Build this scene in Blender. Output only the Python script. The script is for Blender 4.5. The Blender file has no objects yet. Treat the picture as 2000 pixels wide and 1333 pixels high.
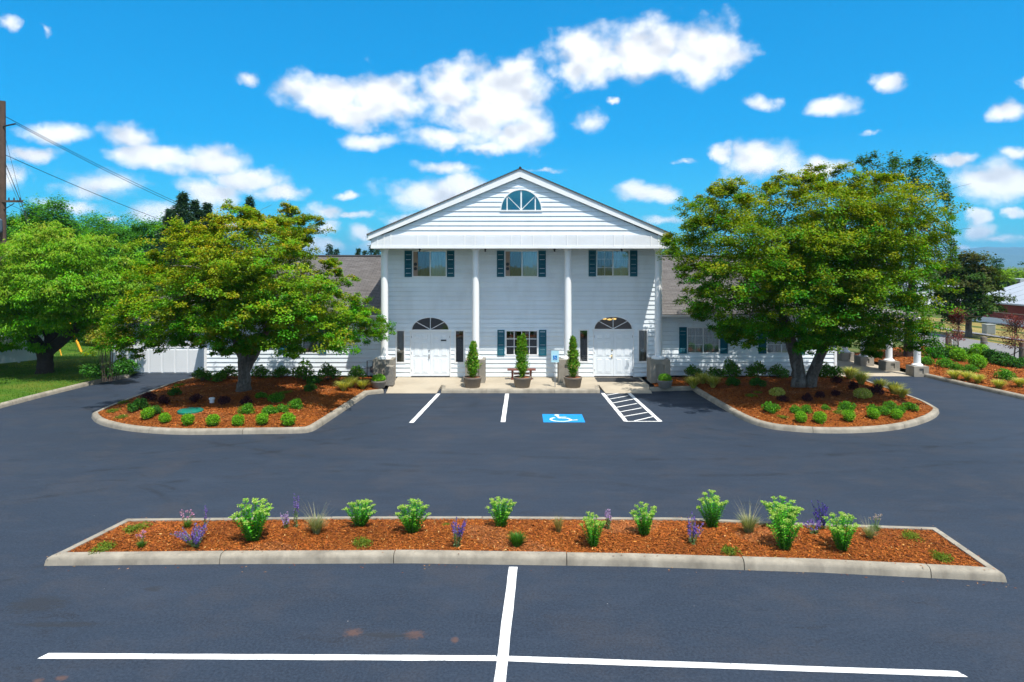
import bpy, bmesh, math, random
import numpy as np
from mathutils import Vector, Matrix
from mathutils.geometry import delaunay_2d_cdt

random.seed(7); rng = np.random.default_rng(7)
S = bpy.context.scene
COL = S.collection
R = math.radians
F, HZ, H = 1333.0, 520.0, 5.1          # focal length in photo pixels, horizon row, eye height in metres

# ------------------------------------------------------------------ camera
cam = bpy.data.cameras.new('camera'); camo = bpy.data.objects.new('camera', cam); COL.objects.link(camo)
cam.sensor_width = 36.0; cam.lens = 36.0 * F / 2000.0
cam.shift_y = -(666.5 - HZ) / 2000.0
cam.clip_start = 0.1; cam.clip_end = 30000
camo.location = (0, 0, H); camo.rotation_euler = (R(90), 0, 0)
S.camera = camo

# ------------------------------------------------------------------ sky, sun, exposure
S.view_settings.view_transform = 'Standard'; S.view_settings.look = 'None'
S.view_settings.gamma = 1.0; S.view_settings.use_curve_mapping = False
S.view_settings.exposure = 0.56
S.cycles.use_denoising = True
S.cycles.max_bounces = 6; S.cycles.diffuse_bounces = 3; S.cycles.glossy_bounces = 3
S.cycles.transmission_bounces = 4; S.cycles.transparent_max_bounces = 8; S.cycles.volume_bounces = 0
S.cycles.sample_clamp_indirect = 6.0
SUN = Vector((0.225, -0.365, 0.92)).normalized()
sun = bpy.data.lights.new('sun', 'SUN'); sun.energy = 4.6; sun.angle = R(0.53); sun.color = (1.0, 0.955, 0.87)
suno = bpy.data.objects.new('sun', sun); COL.objects.link(suno)
suno.rotation_euler = (-SUN).to_track_quat('-Z', 'Y').to_euler(); suno.location = (20, -30, 60)

class NT:
    """small helper to write node trees"""
    def __init__(s, tree): s.t = tree; s.n = tree.nodes; s.l = tree.links
    def new(s, typ, **kw):
        n = s.n.new(typ)
        for k, v in kw.items():
            if k.startswith('i_'):
                key = k[2:]; key = int(key) if key.isdigit() else key.replace('_', ' ')
                s.put(n.inputs[key], v)
            else: setattr(n, k, v)
        return n
    def put(s, sock, v):
        if hasattr(v, 'is_output') or isinstance(v, bpy.types.NodeSocket): s.l.new(v, sock)
        elif isinstance(v, bpy.types.Node): s.l.new(v.outputs[0], sock)
        else: sock.default_value = v
    def math(s, op, a, b=None, c=None, clamp=False):
        n = s.n.new('ShaderNodeMath'); n.operation = op; n.use_clamp = clamp
        for i, v in enumerate((a, b, c)):
            if v is not None: s.put(n.inputs[i], v)
        return n.outputs[0]
    def vmath(s, op, a, b=None):
        n = s.n.new('ShaderNodeVectorMath'); n.operation = op
        s.put(n.inputs[0], a)
        if b is not None: s.put(n.inputs[1], b)
        return n.outputs['Value'] if op in ('LENGTH', 'DOT_PRODUCT', 'DISTANCE') else n.outputs[0]
    def mix(s, f, a, b, blend='MIX'):
        n = s.n.new('ShaderNodeMix'); n.data_type = 'RGBA'; n.blend_type = blend
        s.put(n.inputs[0], f); s.put(n.inputs[6], a); s.put(n.inputs[7], b)
        return n.outputs[2]
    def noise(s, vec, scale, detail=4, rough=0.55, out=0):
        n = s.n.new('ShaderNodeTexNoise'); s.put(n.inputs['Vector'], vec)
        n.inputs['Scale'].default_value = scale; n.inputs['Detail'].default_value = detail
        n.inputs['Roughness'].default_value = rough
        return n.outputs[out]
    def ramp(s, fac, stops):
        n = s.n.new('ShaderNodeValToRGB'); s.put(n.inputs[0], fac)
        e = n.color_ramp.elements
        while len(e) < len(stops): e.new(0.5)
        for el, (p, c) in zip(e, stops):
            el.position = p; el.color = (c, c, c, 1) if not isinstance(c, (tuple, list)) else (*c[:3], 1)
        return n.outputs[0]
    def smooth(s, v, a, b):
        n = s.n.new('ShaderNodeMapRange'); n.interpolation_type = 'SMOOTHSTEP'
        s.put(n.inputs[0], v); n.inputs[1].default_value = a; n.inputs[2].default_value = b
        return n.outputs[0]

world = bpy.data.worlds.new('World'); S.world = world; world.use_nodes = True
W = NT(world.node_tree); W.n.clear()
sky = W.new('ShaderNodeTexSky', sky_type='NISHITA', sun_disc=False)
sky.sun_elevation = math.asin(SUN.z); sky.sun_rotation = math.atan2(SUN.x, SUN.y)
sky.air_density = 1.0; sky.dust_density = 0.7; sky.ozone_density = 3.0
hs = W.new('ShaderNodeHueSaturation', i_Hue=0.487, i_Saturation=1.8, i_Value=1.0); W.l.new(sky.outputs[0], hs.inputs['Color'])
skycol = W.mix(1.0, hs.outputs[0], (0.80, 1.08, 1.34, 1), 'MULTIPLY')
gm = W.new('ShaderNodeGamma', i_Gamma=0.6); W.l.new(skycol, gm.inputs[0])
skycol = W.mix(1.0, gm.outputs[0], (0.16, 1.78, 2.32, 1), 'MULTIPLY')
# cumulus: soft ellipses in (azimuth, elevation) broken up by fractal noise
CL = [(1150,108,92,60,1),(1262,98,110,60,1),(1372,104,100,62,1),(1118,140,50,34,1),
 (640,190,105,46,1),(745,195,100,58,1),(700,222,90,36,.9),(890,170,75,56,1),(985,172,110,66,1),(960,225,130,56,1),
 (720,275,95,26,.6),(880,268,110,30,.8),(1010,262,80,42,1),(945,288,75,18,.8),(1160,235,58,32,.45),(1205,195,30,12,.35),
 (484,155,48,24,.45),(18,50,40,28,.5),(90,62,24,26,.4),
 (110,262,130,30,.5),(262,268,80,34,.75),(300,300,110,26,1),(400,318,110,34,1),(480,352,90,34,1),(545,378,62,24,.9),(420,375,90,40,.8),
 (205,365,100,36,.85),(28,345,45,40,.7),(330,415,95,34,.7),(215,425,50,14,.35),
 (868,325,92,22,.55),(845,382,105,40,1),(905,362,60,26,1),(640,410,58,20,.75),(680,380,40,13,.75),(633,447,36,20,.9),(632,478,44,26,.95),(712,455,44,24,.7),
 (1262,378,76,26,.85),(1478,315,95,46,.95),(1410,300,34,26,.9),(1600,330,66,30,.75),(1490,205,56,24,.55),(1625,208,72,28,.75),(1735,160,42,24,.75),(1965,216,52,28,.85),
 (1860,306,56,18,.8),(1930,350,92,46,1),(1975,362,80,44,1),(1912,420,34,20,.95),(1992,415,28,16,.8),(1920,456,48,22,.8),(1290,430,70,18,.4),(430,440,120,22,.6),(60,300,90,22,.6),(150,402,100,20,.6),(1800,470,90,18,.6),(785,430,70,22,.7),(1985,300,60,18,.6),(560,455,80,16,.5),(690,420,60,12,.45),(740,480,60,20,.55),(1240,460,70,14,.4),(1960,470,70,14,.5),(1880,490,60,10,.5),(1700,260,60,12,.3),(1060,330,70,12,.3),(1340,318,40,14,.25),(2010,160,40,20,.5)]
grp = bpy.data.node_groups.new('cloud_mask', 'ShaderNodeTree')
grp.interface.new_socket('Vector', in_out='INPUT', socket_type='NodeSocketVector')
grp.interface.new_socket('Mask', in_out='OUTPUT', socket_type='NodeSocketFloat')
Gp = NT(grp); gi = Gp.n.new('NodeGroupInput'); go = Gp.n.new('NodeGroupOutput')
acc = None
for (px, py, rx, ry, w) in CL:
    u, v = (px - 1000) / F, (HZ - py) / F
    az = math.atan(u); el = math.atan(v * math.cos(az))
    ra, re = rx / F * math.cos(az) ** 2, ry / F * math.cos(az)
    d = Gp.vmath('SUBTRACT', gi.outputs[0], (az, el, 0))
    d = Gp.vmath('MULTIPLY', d, (1 / ra, 1 / re, 0))
    m = Gp.math('MULTIPLY_ADD', Gp.vmath('LENGTH', d), -0.85, 0.85 * (0.30 + 0.70 * w) - 0.06)
    acc = m if acc is None else Gp.math('MAXIMUM', acc, m)
Gp.l.new(acc, go.inputs[0])
tc = W.new('ShaderNodeTexCoord'); sep = W.new('ShaderNodeSeparateXYZ'); W.l.new(tc.outputs['Generated'], sep.inputs[0])
azn = W.math('ARCTAN2', sep.outputs[0], sep.outputs[1]); eln = W.math('ARCSINE', sep.outputs[2])
ae = W.new('ShaderNodeCombineXYZ'); W.l.new(azn, ae.inputs[0]); W.l.new(eln, ae.inputs[1])
# sky outside the view: unseen noise clouds, thickened to brighten the shaded front wall
gen = W.math('SUBTRACT', W.noise(W.vmath('MULTIPLY', ae.outputs[0], (1.6, 3.6, 0)), 1.7, 2, .5), 0.455)
out_az = W.smooth(W.math('ABSOLUTE', azn), 0.66, 0.85); out_el = W.smooth(eln, 0.40, 0.55)
inel = W.smooth(eln, 0.02, 0.10)
outm = W.math('MULTIPLY', W.math('MAXIMUM', out_az, out_el), inel)
genm = W.math('MULTIPLY_ADD', outm, W.math('MULTIPLY_ADD', gen, 5.0, 0.8), -0.8)
warp = W.vmath('SUBTRACT', W.noise(ae.outputs[0], 20, 4, .65, 1), (0.5, 0.5, 0.5))
vw = W.vmath('ADD', ae.outputs[0], W.vmath('MULTIPLY', warp, (0.050, 0.028, 0)))
cg = W.new('ShaderNodeGroup', node_tree=grp); W.l.new(vw, cg.inputs[0])
base = W.math('ADD', W.math('MAXIMUM', cg.outputs[0], genm), 0.08)
def puff(v): return W.noise(W.vmath('MULTIPLY', v, (1, 1.3, 0)), 21, 6, .50)
n0 = puff(ae.outputs[0]); n1 = puff(W.vmath('ADD', ae.outputs[0], (0.005, 0.012, 0)))
d0 = W.math('MULTIPLY_ADD', W.math('SUBTRACT', n0, 0.5), 1.35, base)
alpha = W.smooth(d0, -0.08, 0.58)
def body(v): return W.noise(W.vmath('MULTIPLY', v, (1, 1.3, 0)), 17, 2, .5)
relief = W.math('SUBTRACT', body(ae.outputs[0]), body(W.vmath('ADD', ae.outputs[0], (0.006, 0.018, 0))))
lit = W.smooth(W.math('ADD', W.math('MULTIPLY', relief, 1.5), W.math('MULTIPLY', W.math('SUBTRACT', n0, n1), 0.5)), -0.40, 0.16)
ccol = W.mix(lit, (6.5, 6.75, 7.3, 1), (9.9, 9.9, 10.0, 1))
alpha = W.math('MULTIPLY', alpha, 0.97)
final = W.mix(alpha, skycol, ccol)
bg = W.new('ShaderNodeBackground'); W.l.new(final, bg.inputs[0]); bg.inputs[1].default_value = 0.085
wo = W.new('ShaderNodeOutputWorld'); W.l.new(bg.outputs[0], wo.inputs[0])
world.cycles.sampling_method = 'MANUAL'; world.cycles.sample_map_resolution = 512

# ------------------------------------------------------------------ helpers
def G(px, py, z=0.0):
    D = (H - z) * F / (py - HZ); return Vector(((px - 1000) * D / F, D, z))
def XZ(px, py, D): return (px - 1000) * D / F, H - (py - HZ) * D / F

def tag(o, label=None, cat=None, group=None, kind=None):
    if label: o['label'] = label
    if cat: o['category'] = cat
    if group: o['group'] = group
    if kind: o['kind'] = kind
    return o
def link(o, parent=None):
    COL.objects.link(o)
    if parent: o.parent = parent
    return o
def empty(name, loc=(0, 0, 0), rz=0.0):
    o = bpy.data.objects.new(name, None); o.location = loc; o.rotation_euler = (0, 0, rz); o.empty_display_size = .2
    return link(o)
class MB:
    """collects faces into one mesh"""
    def __init__(s): s.v = []; s.f = []
    def add(s, vs, fs):
        b = len(s.v); s.v += [tuple(p) for p in vs]; s.f += [tuple(b + i for i in f) for f in fs]; return s
    def box(s, x0, x1, y0, y1, z0, z1):
        return s.add([(x0,y0,z0),(x1,y0,z0),(x1,y1,z0),(x0,y1,z0),(x0,y0,z1),(x1,y0,z1),(x1,y1,z1),(x0,y1,z1)],
                     [(3,2,1,0),(4,5,6,7),(0,1,5,4),(1,2,6,5),(2,3,7,6),(3,0,4,7)])
    def quad(s, a, b, c, d): return s.add([a, b, c, d], [(0, 1, 2, 3)])
    def poly(s, pts): return s.add(pts, [tuple(range(len(pts)))])
    def frustum(s, x0, x1, z0, z1, y0, y1, b):
        """raised panel: facing -Y, from y0 (back) to y1 (front), bevel b"""
        return s.add([(x0,y0,z0),(x1,y0,z0),(x1,y0,z1),(x0,y0,z1),(x0+b,y1,z0+b),(x1-b,y1,z0+b),(x1-b,y1,z1-b),(x0+b,y1,z1-b)],
                     [(4,5,6,7),(0,1,5,4),(1,2,6,5),(2,3,7,6),(3,0,4,7)])
    def tube(s, pts, rad, n=8, cap=True):
        pts = [Vector(p) for p in pts]; rings = []
        if not hasattr(rad, '__len__'): rad = [rad] * len(pts)
        up = Vector((0.13, 0.31, 0.94)).normalized()
        b0 = len(s.v)
        for i, p in enumerate(pts):
            t = (pts[min(i+1, len(pts)-1)] - pts[max(i-1, 0)])
            t = t.normalized() if t.length > 1e-9 else Vector((0,0,1))
            a = t.cross(up)
            if a.length < .2: a = t.cross(Vector((1, 0, 0)))
            a.normalize(); c = t.cross(a)
            for k in range(n):
                th = 2 * math.pi * k / n
                s.v.append(tuple(p + (a * math.cos(th) + c * math.sin(th)) * rad[i]))
        for i in range(len(pts) - 1):
            for k in range(n):
                s.f.append((b0+i*n+k, b0+i*n+(k+1) % n, b0+(i+1)*n+(k+1) % n, b0+(i+1)*n+k))
        if cap:
            s.f.append(tuple(b0 + k for k in range(n))); e = b0 + (len(pts)-1)*n
            s.f.append(tuple(e + k for k in reversed(range(n))))
        return s
    def lathe(s, prof, c=(0, 0, 0), n=24):
        b0 = len(s.v)
        for (r, z) in prof:
            for k in range(n):
                th = 2 * math.pi * k / n; s.v.append((c[0] + r*math.cos(th), c[1] + r*math.sin(th), c[2] + z))
        for i in range(len(prof) - 1):
            for k in range(n):
                s.f.append((b0+i*n+k, b0+i*n+(k+1) % n, b0+(i+1)*n+(k+1) % n, b0+(i+1)*n+k))
        s.f.append(tuple(b0 + k for k in reversed(range(n)))); e = b0 + (len(prof)-1)*n
        s.f.append(tuple(e + k for k in range(n)))
        return s
    def mesh(s, name, mat=None, smooth=False):
        me = bpy.data.meshes.new(name); me.from_pydata(s.v, [], s.f); me.update()
        if mat: me.materials.append(mat)
        if smooth: me.polygons.foreach_set('use_smooth', [True] * len(me.polygons))
        return me
    def build(s, name, mat, parent=None, smooth=False, bevel=0.0):
        me = s.mesh(name, mat, smooth)
        bm = bmesh.new(); bm.from_mesh(me); bmesh.ops.recalc_face_normals(bm, faces=bm.faces); bm.to_mesh(me); bm.free()
        o = link(bpy.data.objects.new(name, me), parent)
        if bevel:
            m = o.modifiers.new('bevel', 'BEVEL'); m.width = bevel; m.segments = 2; m.limit_method = 'ANGLE'
        if smooth: 
            try: me.set_sharp_from_angle(angle=R(40))
            except Exception: pass
        return o

def quads_mesh(name, V, mat, col=None):
    """V: (N,4,3) -> mesh of N separate quads, fast; col (N,3) -> attribute Col"""
    N = len(V); me = bpy.data.meshes.new(name)
    me.vertices.add(N*4); me.vertices.foreach_set('co', np.ascontiguousarray(V, dtype=np.float32).ravel())
    me.loops.add(N*4); me.loops.foreach_set('vertex_index', np.arange(N*4, dtype=np.int32))
    me.polygons.add(N); me.polygons.foreach_set('loop_start', np.arange(0, N*4, 4, dtype=np.int32))
    me.update(calc_edges=True); me.validate()
    if col is not None:
        a = me.color_attributes.new('Col', 'FLOAT_COLOR', 'POINT')
        c = np.ones((N, 4, 4), dtype=np.float32); c[:, :, :3] = np.asarray(col, dtype=np.float32)[:, None, :]
        a.data.foreach_set('color', c.ravel())
    me.materials.append(mat)
    return me
def unit(a): return a / np.maximum(np.linalg.norm(a, axis=-1, keepdims=True), 1e-9)
def leaf_quads(P, Nn, L, Wd, T=None, fold=0.15, mid=0.45):
    P = np.asarray(P, float); N = len(P); Nn = unit(Nn)
    if T is None: T = rng.normal(size=(N, 3))
    T = unit(T - (T * Nn).sum(1, keepdims=True) * Nn); B = np.cross(Nn, T)
    L = np.broadcast_to(L, (N,))[:, None]; Wd = np.broadcast_to(Wd, (N,))[:, None]
    a = P; c = P + T * L
    m = P + T * L * mid
    return np.stack([a, m + B*Wd/2 + Nn*Wd*fold, c, m - B*Wd/2 + Nn*Wd*fold], axis=1)
def palette(n, cols, w=None, jit=0.18):
    cols = np.array(cols, float); i = rng.choice(len(cols), n, p=w)
    return np.clip(cols[i] * np.exp(rng.normal(0, jit, (n, 1))) * (1 + rng.normal(0, .05, (n, 3))), 0.002, .9)
# ------------------------------------------------------------------ materials
def material(name):
    m = bpy.data.materials.new(name); m.use_nodes = True
    t = NT(m.node_tree); t.n.clear(); out = t.new('ShaderNodeOutputMaterial')
    return m, t, out
def objco(t): return t.new('ShaderNodeTexCoord').outputs['Object']
def worldco(t): return t.new('ShaderNodeNewGeometry').outputs['Position']
def simple(name, col, rough=.6, var=.10, scale=3.0, bump=0.0, bscale=60, metal=0.0, spec=.4, dirt=None, each=0):
    m, t, out = material(name); p = t.new('ShaderNodeBsdfPrincipled')
    co = worldco(t)
    n = t.noise(co, scale, 5, .6)
    f = t.ramp(n, [(.25, 1 - var), (.75, 1 + var)])
    c = t.mix(1.0, (*col, 1), f, 'MULTIPLY')
    if dirt:
        dn = t.ramp(t.noise(t.vmath('MULTIPLY', co, (1, 1, .35)), dirt[1], 6, .65), [(.48, 0), (.75, 1)])
        c = t.mix(t.math('MULTIPLY', dn, dirt[2]), c, (*dirt[0], 1))
    if each: c = t.mix(1.0, c, t.ramp(t.new('ShaderNodeObjectInfo').outputs['Random'], [(0, 1-each), (1, 1+each*.4)]), 'MULTIPLY')
    t.l.new(c, p.inputs['Base Color']); p.inputs['Roughness'].default_value = rough
    p.inputs['Metallic'].default_value = metal; p.inputs['Specular IOR Level'].default_value = spec
    if bump:
        b = t.new('ShaderNodeBump', i_Strength=bump, i_Distance=.01); t.l.new(t.noise(co, bscale, 4, .6), b.inputs['Height'])
        t.l.new(b.outputs[0], p.inputs['Normal'])
    t.l.new(p.outputs[0], out.inputs[0]); return m
M = {}
M['white'] = simple('white_paint', (.79, .855, .905), .45, .03, 1.3, .05, 40, dirt=((.58, .61, .62), 1.3, .45), each=.07)
M['column'] = simple('column_paint', (.84, .84, .84), .4, .02, 1.0)
M['trim'] = simple('trim_paint', (.82, .83, .84), .4, .03, 2.0, dirt=((.62, .60, .56), 1.4, .30))
M['frieze'] = simple('frieze_paint', (.72, .74, .77), .45, .04, 2.0, dirt=((.58, .57, .54), 1.2, .35))
M['door'] = simple('door_paint', (.80, .845, .885), .35, .015, 2.0)
M['teal'] = simple('teal_shutter_paint', (.003, .105, .155), .45, .12, 5.0, dirt=((.03, .13, .16), 6, .35))
M['soffit'] = simple('soffit_paint', (.62, .60, .56), .6, .05, 2)
M['pier'] = simple('pier_concrete', (.27, .245, .205), .85, .18, 2.5, .35, 50, dirt=((.12, .11, .10), 1.6, .55))
M['kerb'] = simple('kerb_concrete', (.268, .238, .190), .88, .30, 3.0, .6, 60, dirt=((.115, .10, .08), 2.3, .75))
M['walk'] = simple('sidewalk_concrete', (.40, .345, .265), .85, .10, .8, .25, 60, dirt=((.24, .20, .15), .7, .45))
M['aggregate'] = simple('exposed_aggregate', (.20, .185, .165), .9, .75, 55, .8, 80)
M['metal'] = simple('galvanised_metal', (.35, .36, .37), .4, .1, 8, metal=.8)
M['dark'] = simple('dark_metal', (.025, .025, .028), .5, .1, 6)
M['bluegrey'] = simple('bluegrey_metal', (.07, .10, .14), .5, .1, 6)
M['brass'] = simple('brass_metal', (.45, .33, .14), .35, .1, 9, metal=.9)
M['wood_red'] = simple('red_brown_wood', (.16, .045, .03), .6, .2, 9)
M['post'] = simple('weathered_post_wood', (.15, .125, .10), .9, .25, 6, .6, 25)
M['pole'] = simple('creosote_pole_wood', (.095, .06, .045), .9, .25, 4, .5, 20)
M['rubber'] = simple('rubber_mat', (.05, .052, .055), .95, .6, 30, .4, 90)
M['yellow'] = simple('yellow_plastic', (.75, .36, .012), .45, .05, 4)
M['lid'] = simple('green_plastic', (.005, .15, .105), .5, .2, 5)
M['tan'] = simple('tan_plastic', (.33, .24, .18), .6, .05, 5)
M['fence'] = simple('white_vinyl', (.72, .74, .77), .5, .05, 1.0)
M['bark'] = simple('bark', (.11, .09, .075), .95, .55, 9, 1.0, 16, dirt=((.30, .30, .29), 5.0, .8))
M['bark_dark'] = simple('dark_bark', (.04, .028, .024), .95, .4, 7, .9, 18)
M['twig'] = simple('twig', (.13, .09, .065), .9, .2, 9)
M['redwall'] = simple('red_brick_wall', (.17, .028, .022), .8, .15, 3)
M['metalroof'] = simple('grey_metal_roof', (.33, .36, .40), .45, .06, .6)
M['interior'] = simple('interior_wall', (.42, .37, .30), .8, .05, 2)
M['curtain'] = simple('sheer_curtain', (.72, .74, .72), .9, .05, 3)
M['blind'] = simple('dim_blind', (.36, .35, .33), .9, .05, 3)
M['drape'] = simple('tan_drape', (.42, .33, .20), .9, .1, 3)
M['cable'] = simple('black_cable', (.012, .012, .014), .6, .05, 3)
M['bluesign'] = simple('sign_blue', (.0, .20, .55), .5, .05, 4)
M['signplate'] = simple('sign_plate', (.42, .68, .76), .45, .06, 6)
M['guide'] = simple('weathered_grey_box', (.32, .33, .31), .7, .1, 4)
M['potsoil'] = simple('pot_bark', (.30, .085, .022), .95, .6, 40, .6, 60)
M['canopy'] = simple('canopy_fascia', (.20, .19, .175), .7, .05, 2)
def glass(name, tint, refl=.12, gcol=(1, 1, 1)):
    m, t, out = material(name)
    tr = t.new('ShaderNodeBsdfTransparent'); tr.inputs[0].default_value = (*tint, 1)
    gl = t.new('ShaderNodeBsdfGlossy'); gl.inputs['Roughness'].default_value = .015; gl.inputs[0].default_value = (*gcol, 1)
    co = worldco(t); b = t.new('ShaderNodeBump', i_Strength=.06, i_Distance=.02); t.l.new(t.noise(co, 2.2, 2), b.inputs['Height'])
    t.l.new(b.outputs[0], gl.inputs['Normal'])
    fr = t.new('ShaderNodeFresnel'); fr.inputs[0].default_value = 1.5
    fac = t.math('ADD', fr.outputs[0], refl, clamp=True)
    mx = t.new('ShaderNodeMixShader'); t.l.new(fac, mx.inputs[0]); t.l.new(tr.outputs[0], mx.inputs[1]); t.l.new(gl.outputs[0], mx.inputs[2])
    t.l.new(mx.outputs[0], out.inputs[0]); return m
M['glass'] = glass('window_glass', (.78, .84, .84), .12)
M['glass_dark'] = glass('dark_window_glass', (.45, .48, .48), .10)
M['glass_sky_tint'] = glass('sky_tinted_window_glass', (.03, .12, .17), .30, (.12, .55, .75))  # blue of the reflected sky put into the pane's tint and gloss colour

def leafmat(name, transl=.38, gloss=.10):
    m, t, out = material(name)
    a = t.new('ShaderNodeAttribute'); a.attribute_name = 'Col'
    d = t.new('ShaderNodeBsdfDiffuse'); t.l.new(a.outputs['Color'], d.inputs[0])
    tr = t.new('ShaderNodeBsdfTranslucent'); c2 = t.mix(1.0, a.outputs['Color'], (1.35, 1.25, .40, 1), 'MULTIPLY'); t.l.new(c2, tr.inputs[0])
    mx = t.new('ShaderNodeMixShader'); mx.inputs[0].default_value = transl
    t.l.new(d.outputs[0], mx.inputs[1]); t.l.new(tr.outputs[0], mx.inputs[2])
    g = t.new('ShaderNodeBsdfGlossy'); g.inputs['Roughness'].default_value = .45; g.inputs[0].default_value = (.8, .85, .8, 1)
    m2 = t.new('ShaderNodeMixShader'); m2.inputs[0].default_value = gloss
    t.l.new(mx.outputs[0], m2.inputs[1]); t.l.new(g.outputs[0], m2.inputs[2])
    t.l.new(m2.outputs[0], out.inputs[0]); return m
M['leaf'] = leafmat('leaf', .34, .010)
M['chip'] = None
m, t, out = material('bark_chip'); a = t.new('ShaderNodeAttribute'); a.attribute_name = 'Col'
p = t.new('ShaderNodeBsdfPrincipled'); t.l.new(a.outputs['Color'], p.inputs['Base Color']); p.inputs['Roughness'].default_value = .85
p.inputs['Specular IOR Level'].default_value = .2; t.l.new(p.outputs[0], out.inputs[0]); M['chip'] = m

# mulch ground
m, t, out = material('bark_mulch'); co = worldco(t); p = t.new('ShaderNodeBsdfPrincipled')
n1 = t.noise(co, 38, 5, .7); n2 = t.noise(co, 2.0, 4, .6)
c = t.ramp(n1, [(.28, (.055, .016, .005)), (.5, (.22, .062, .009)), (.72, (.42, .15, .022))])
c = t.mix(t.ramp(n2, [(.4, 0), (.7, .35)]), c, (.13, .04, .014, 1))
t.l.new(c, p.inputs['Base Color']); p.inputs['Roughness'].default_value = .95; p.inputs['Specular IOR Level'].default_value = .15
b = t.new('ShaderNodeBump', i_Strength=.9, i_Distance=.03); t.l.new(n1, b.inputs['Height']); t.l.new(b.outputs[0], p.inputs['Normal'])
t.l.new(p.outputs[0], out.inputs[0]); M['mulch'] = m

# asphalt: sealcoat with broom streaks, patches, specks; worn brown spots, tyre scuffs with shapes of their own
m, t, out = material('sealcoated_asphalt'); co = worldco(t); p = t.new('ShaderNodeBsdfPrincipled')
big = t.noise(co, .22, 5, .6); mid = t.noise(t.vmath('MULTIPLY', co, (.35, 1.6, 1)), 1.1, 6, .65); fine = t.noise(co, 120, 3, .7)
streak = t.noise(t.vmath('MULTIPLY', t.vmath('ADD', co, t.vmath('MULTIPLY', t.noise(co, .3, 3, .6, 1), (3, 3, 0))), (.45, 1.5, 1)), 1.3, 6, .68)
c = t.ramp(big, [(.3, (.0110, .0200, .0365)), (.7, (.0185, .0300, .0500))])
c = t.mix(t.ramp(t.noise(co, .6, 5, .7), [(.48, 0), (.64, .75)]), c, (.031, .033, .042, 1))
c = t.mix(t.ramp(mid, [(.50, 0), (.70, .50)]), c, (.014, .020, .032, 1))
c = t.mix(t.ramp(streak, [(.50, 0), (.72, .45)]), c, (.031, .043, .066, 1))
c = t.mix(t.ramp(fine, [(.35, .0), (.8, .22)]), c, (.055, .066, .092, 1))
scuff = t.ramp(t.noise(t.vmath('MULTIPLY', t.vmath('ADD', co, t.vmath('MULTIPLY', t.noise(co, .5, 2, .5, 1), (2.5, 2.5, 0))), (.5, 3.2, 1)), .9, 6, .75), [(.60, 0), (.68, .7)])
c = t.mix(scuff, c, (.014, .016, .022, 1))
grit = t.noise(co, 26, 4, .75); c = t.mix(t.ramp(grit, [(.45, 0), (.70, .8)]), c, (.040, .055, .082, 1)); c = t.mix(t.ramp(grit, [(.30, .7), (.47, 0)]), c, (.012, .016, .024, 1))
brk = t.noise(co, 1.3, 5, .7)
for (cx_, cy_, rad_, wd_) in ((-14, 30, 13.5, .16), (-14, 30, 12.1, .13), (13, 31, 11.8, .15), (13, 31, 13.3, .13), (-3, 2, 15.0, .16), (4, 44, 26.0, .18), (4, 44, 27.4, .16), (-22, 2, 15.2, .15), (20, 0, 14.0, .15), (-9.5, 13.5, 2.4, .10), (-9.5, 13.5, 2.75, .08)):
    dd = t.vmath('LENGTH', t.vmath('MULTIPLY', t.vmath('SUBTRACT', co, (cx_, cy_, 0)), (1, 1, 0))); e_ = t.math('DIVIDE', t.math('ABSOLUTE', t.math('SUBTRACT', dd, rad_)), wd_)
    c = t.mix(t.math('MULTIPLY', t.ramp(e_, [(.2, .55), (1.0, 0)]), t.ramp(brk, [(.46, 0), (.62, 1)])), c, (.013, .016, .022, 1))
speck = t.new('ShaderNodeTexVoronoi', i_Scale=2.3); t.l.new(co, speck.inputs['Vector'])
c = t.mix(t.math('MULTIPLY', t.ramp(speck.outputs['Distance'], [(.012, 1), (.02, 0)]), .7), c, (.5, .5, .5, 1))
for (px, py, rx, ry) in ((690, 1236, .15, .13), (810, 1240, .17, .14), (889, 1250, .07, .09), (120, 1325, .10, .07), (75, 1330, .08, .06)):
    q = G(px, py); v = t.vmath('MULTIPLY', t.vmath('SUBTRACT', co, tuple(q)), (1/rx, 1/ry, 0))
    l = t.math('ADD', t.vmath('LENGTH', v), t.math('MULTIPLY_ADD', t.noise(co, 16, 5, .8), 2.2, -1.1))
    c = t.mix(t.ramp(l, [(.35, .70), (1.0, 0)]), c, (.105, .058, .045, 1))
for (px, py, rx, ry) in ((75, 1180, .55, .34), (760, 1242, .5, .10), (300, 1150, .2, .12), (110, 1220, .9, .10)):
    q = G(px, py); v = t.vmath('MULTIPLY', t.vmath('SUBTRACT', co, tuple(q)), (1/rx, 1/ry, 0))
    l = t.math('ADD', t.vmath('LENGTH', v), t.math('MULTIPLY_ADD', t.noise(t.vmath('MULTIPLY', co, (1, 4, 1)), 3.5, 5, .75), 2.4, -1.2))
    c = t.mix(t.ramp(l, [(.45, .6), (.9, 0)]), c, (.022, .024, .028, 1))
t.l.new(c, p.inputs['Base Color']); p.inputs['Specular IOR Level'].default_value = .25
t.l.new(t.ramp(mid, [(.3, .62), (.7, .80)]), p.inputs['Roughness'])
b = t.new('ShaderNodeBump', i_Strength=.6, i_Distance=.008); t.l.new(fine, b.inputs['Height']); t.l.new(b.outputs[0], p.inputs['Normal'])
t.l.new(p.outputs[0], out.inputs[0]); M['asphalt'] = m
M['street'] = simple('old_asphalt', (.17, .165, .165), .9, .12, .6, .2, 60)

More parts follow.
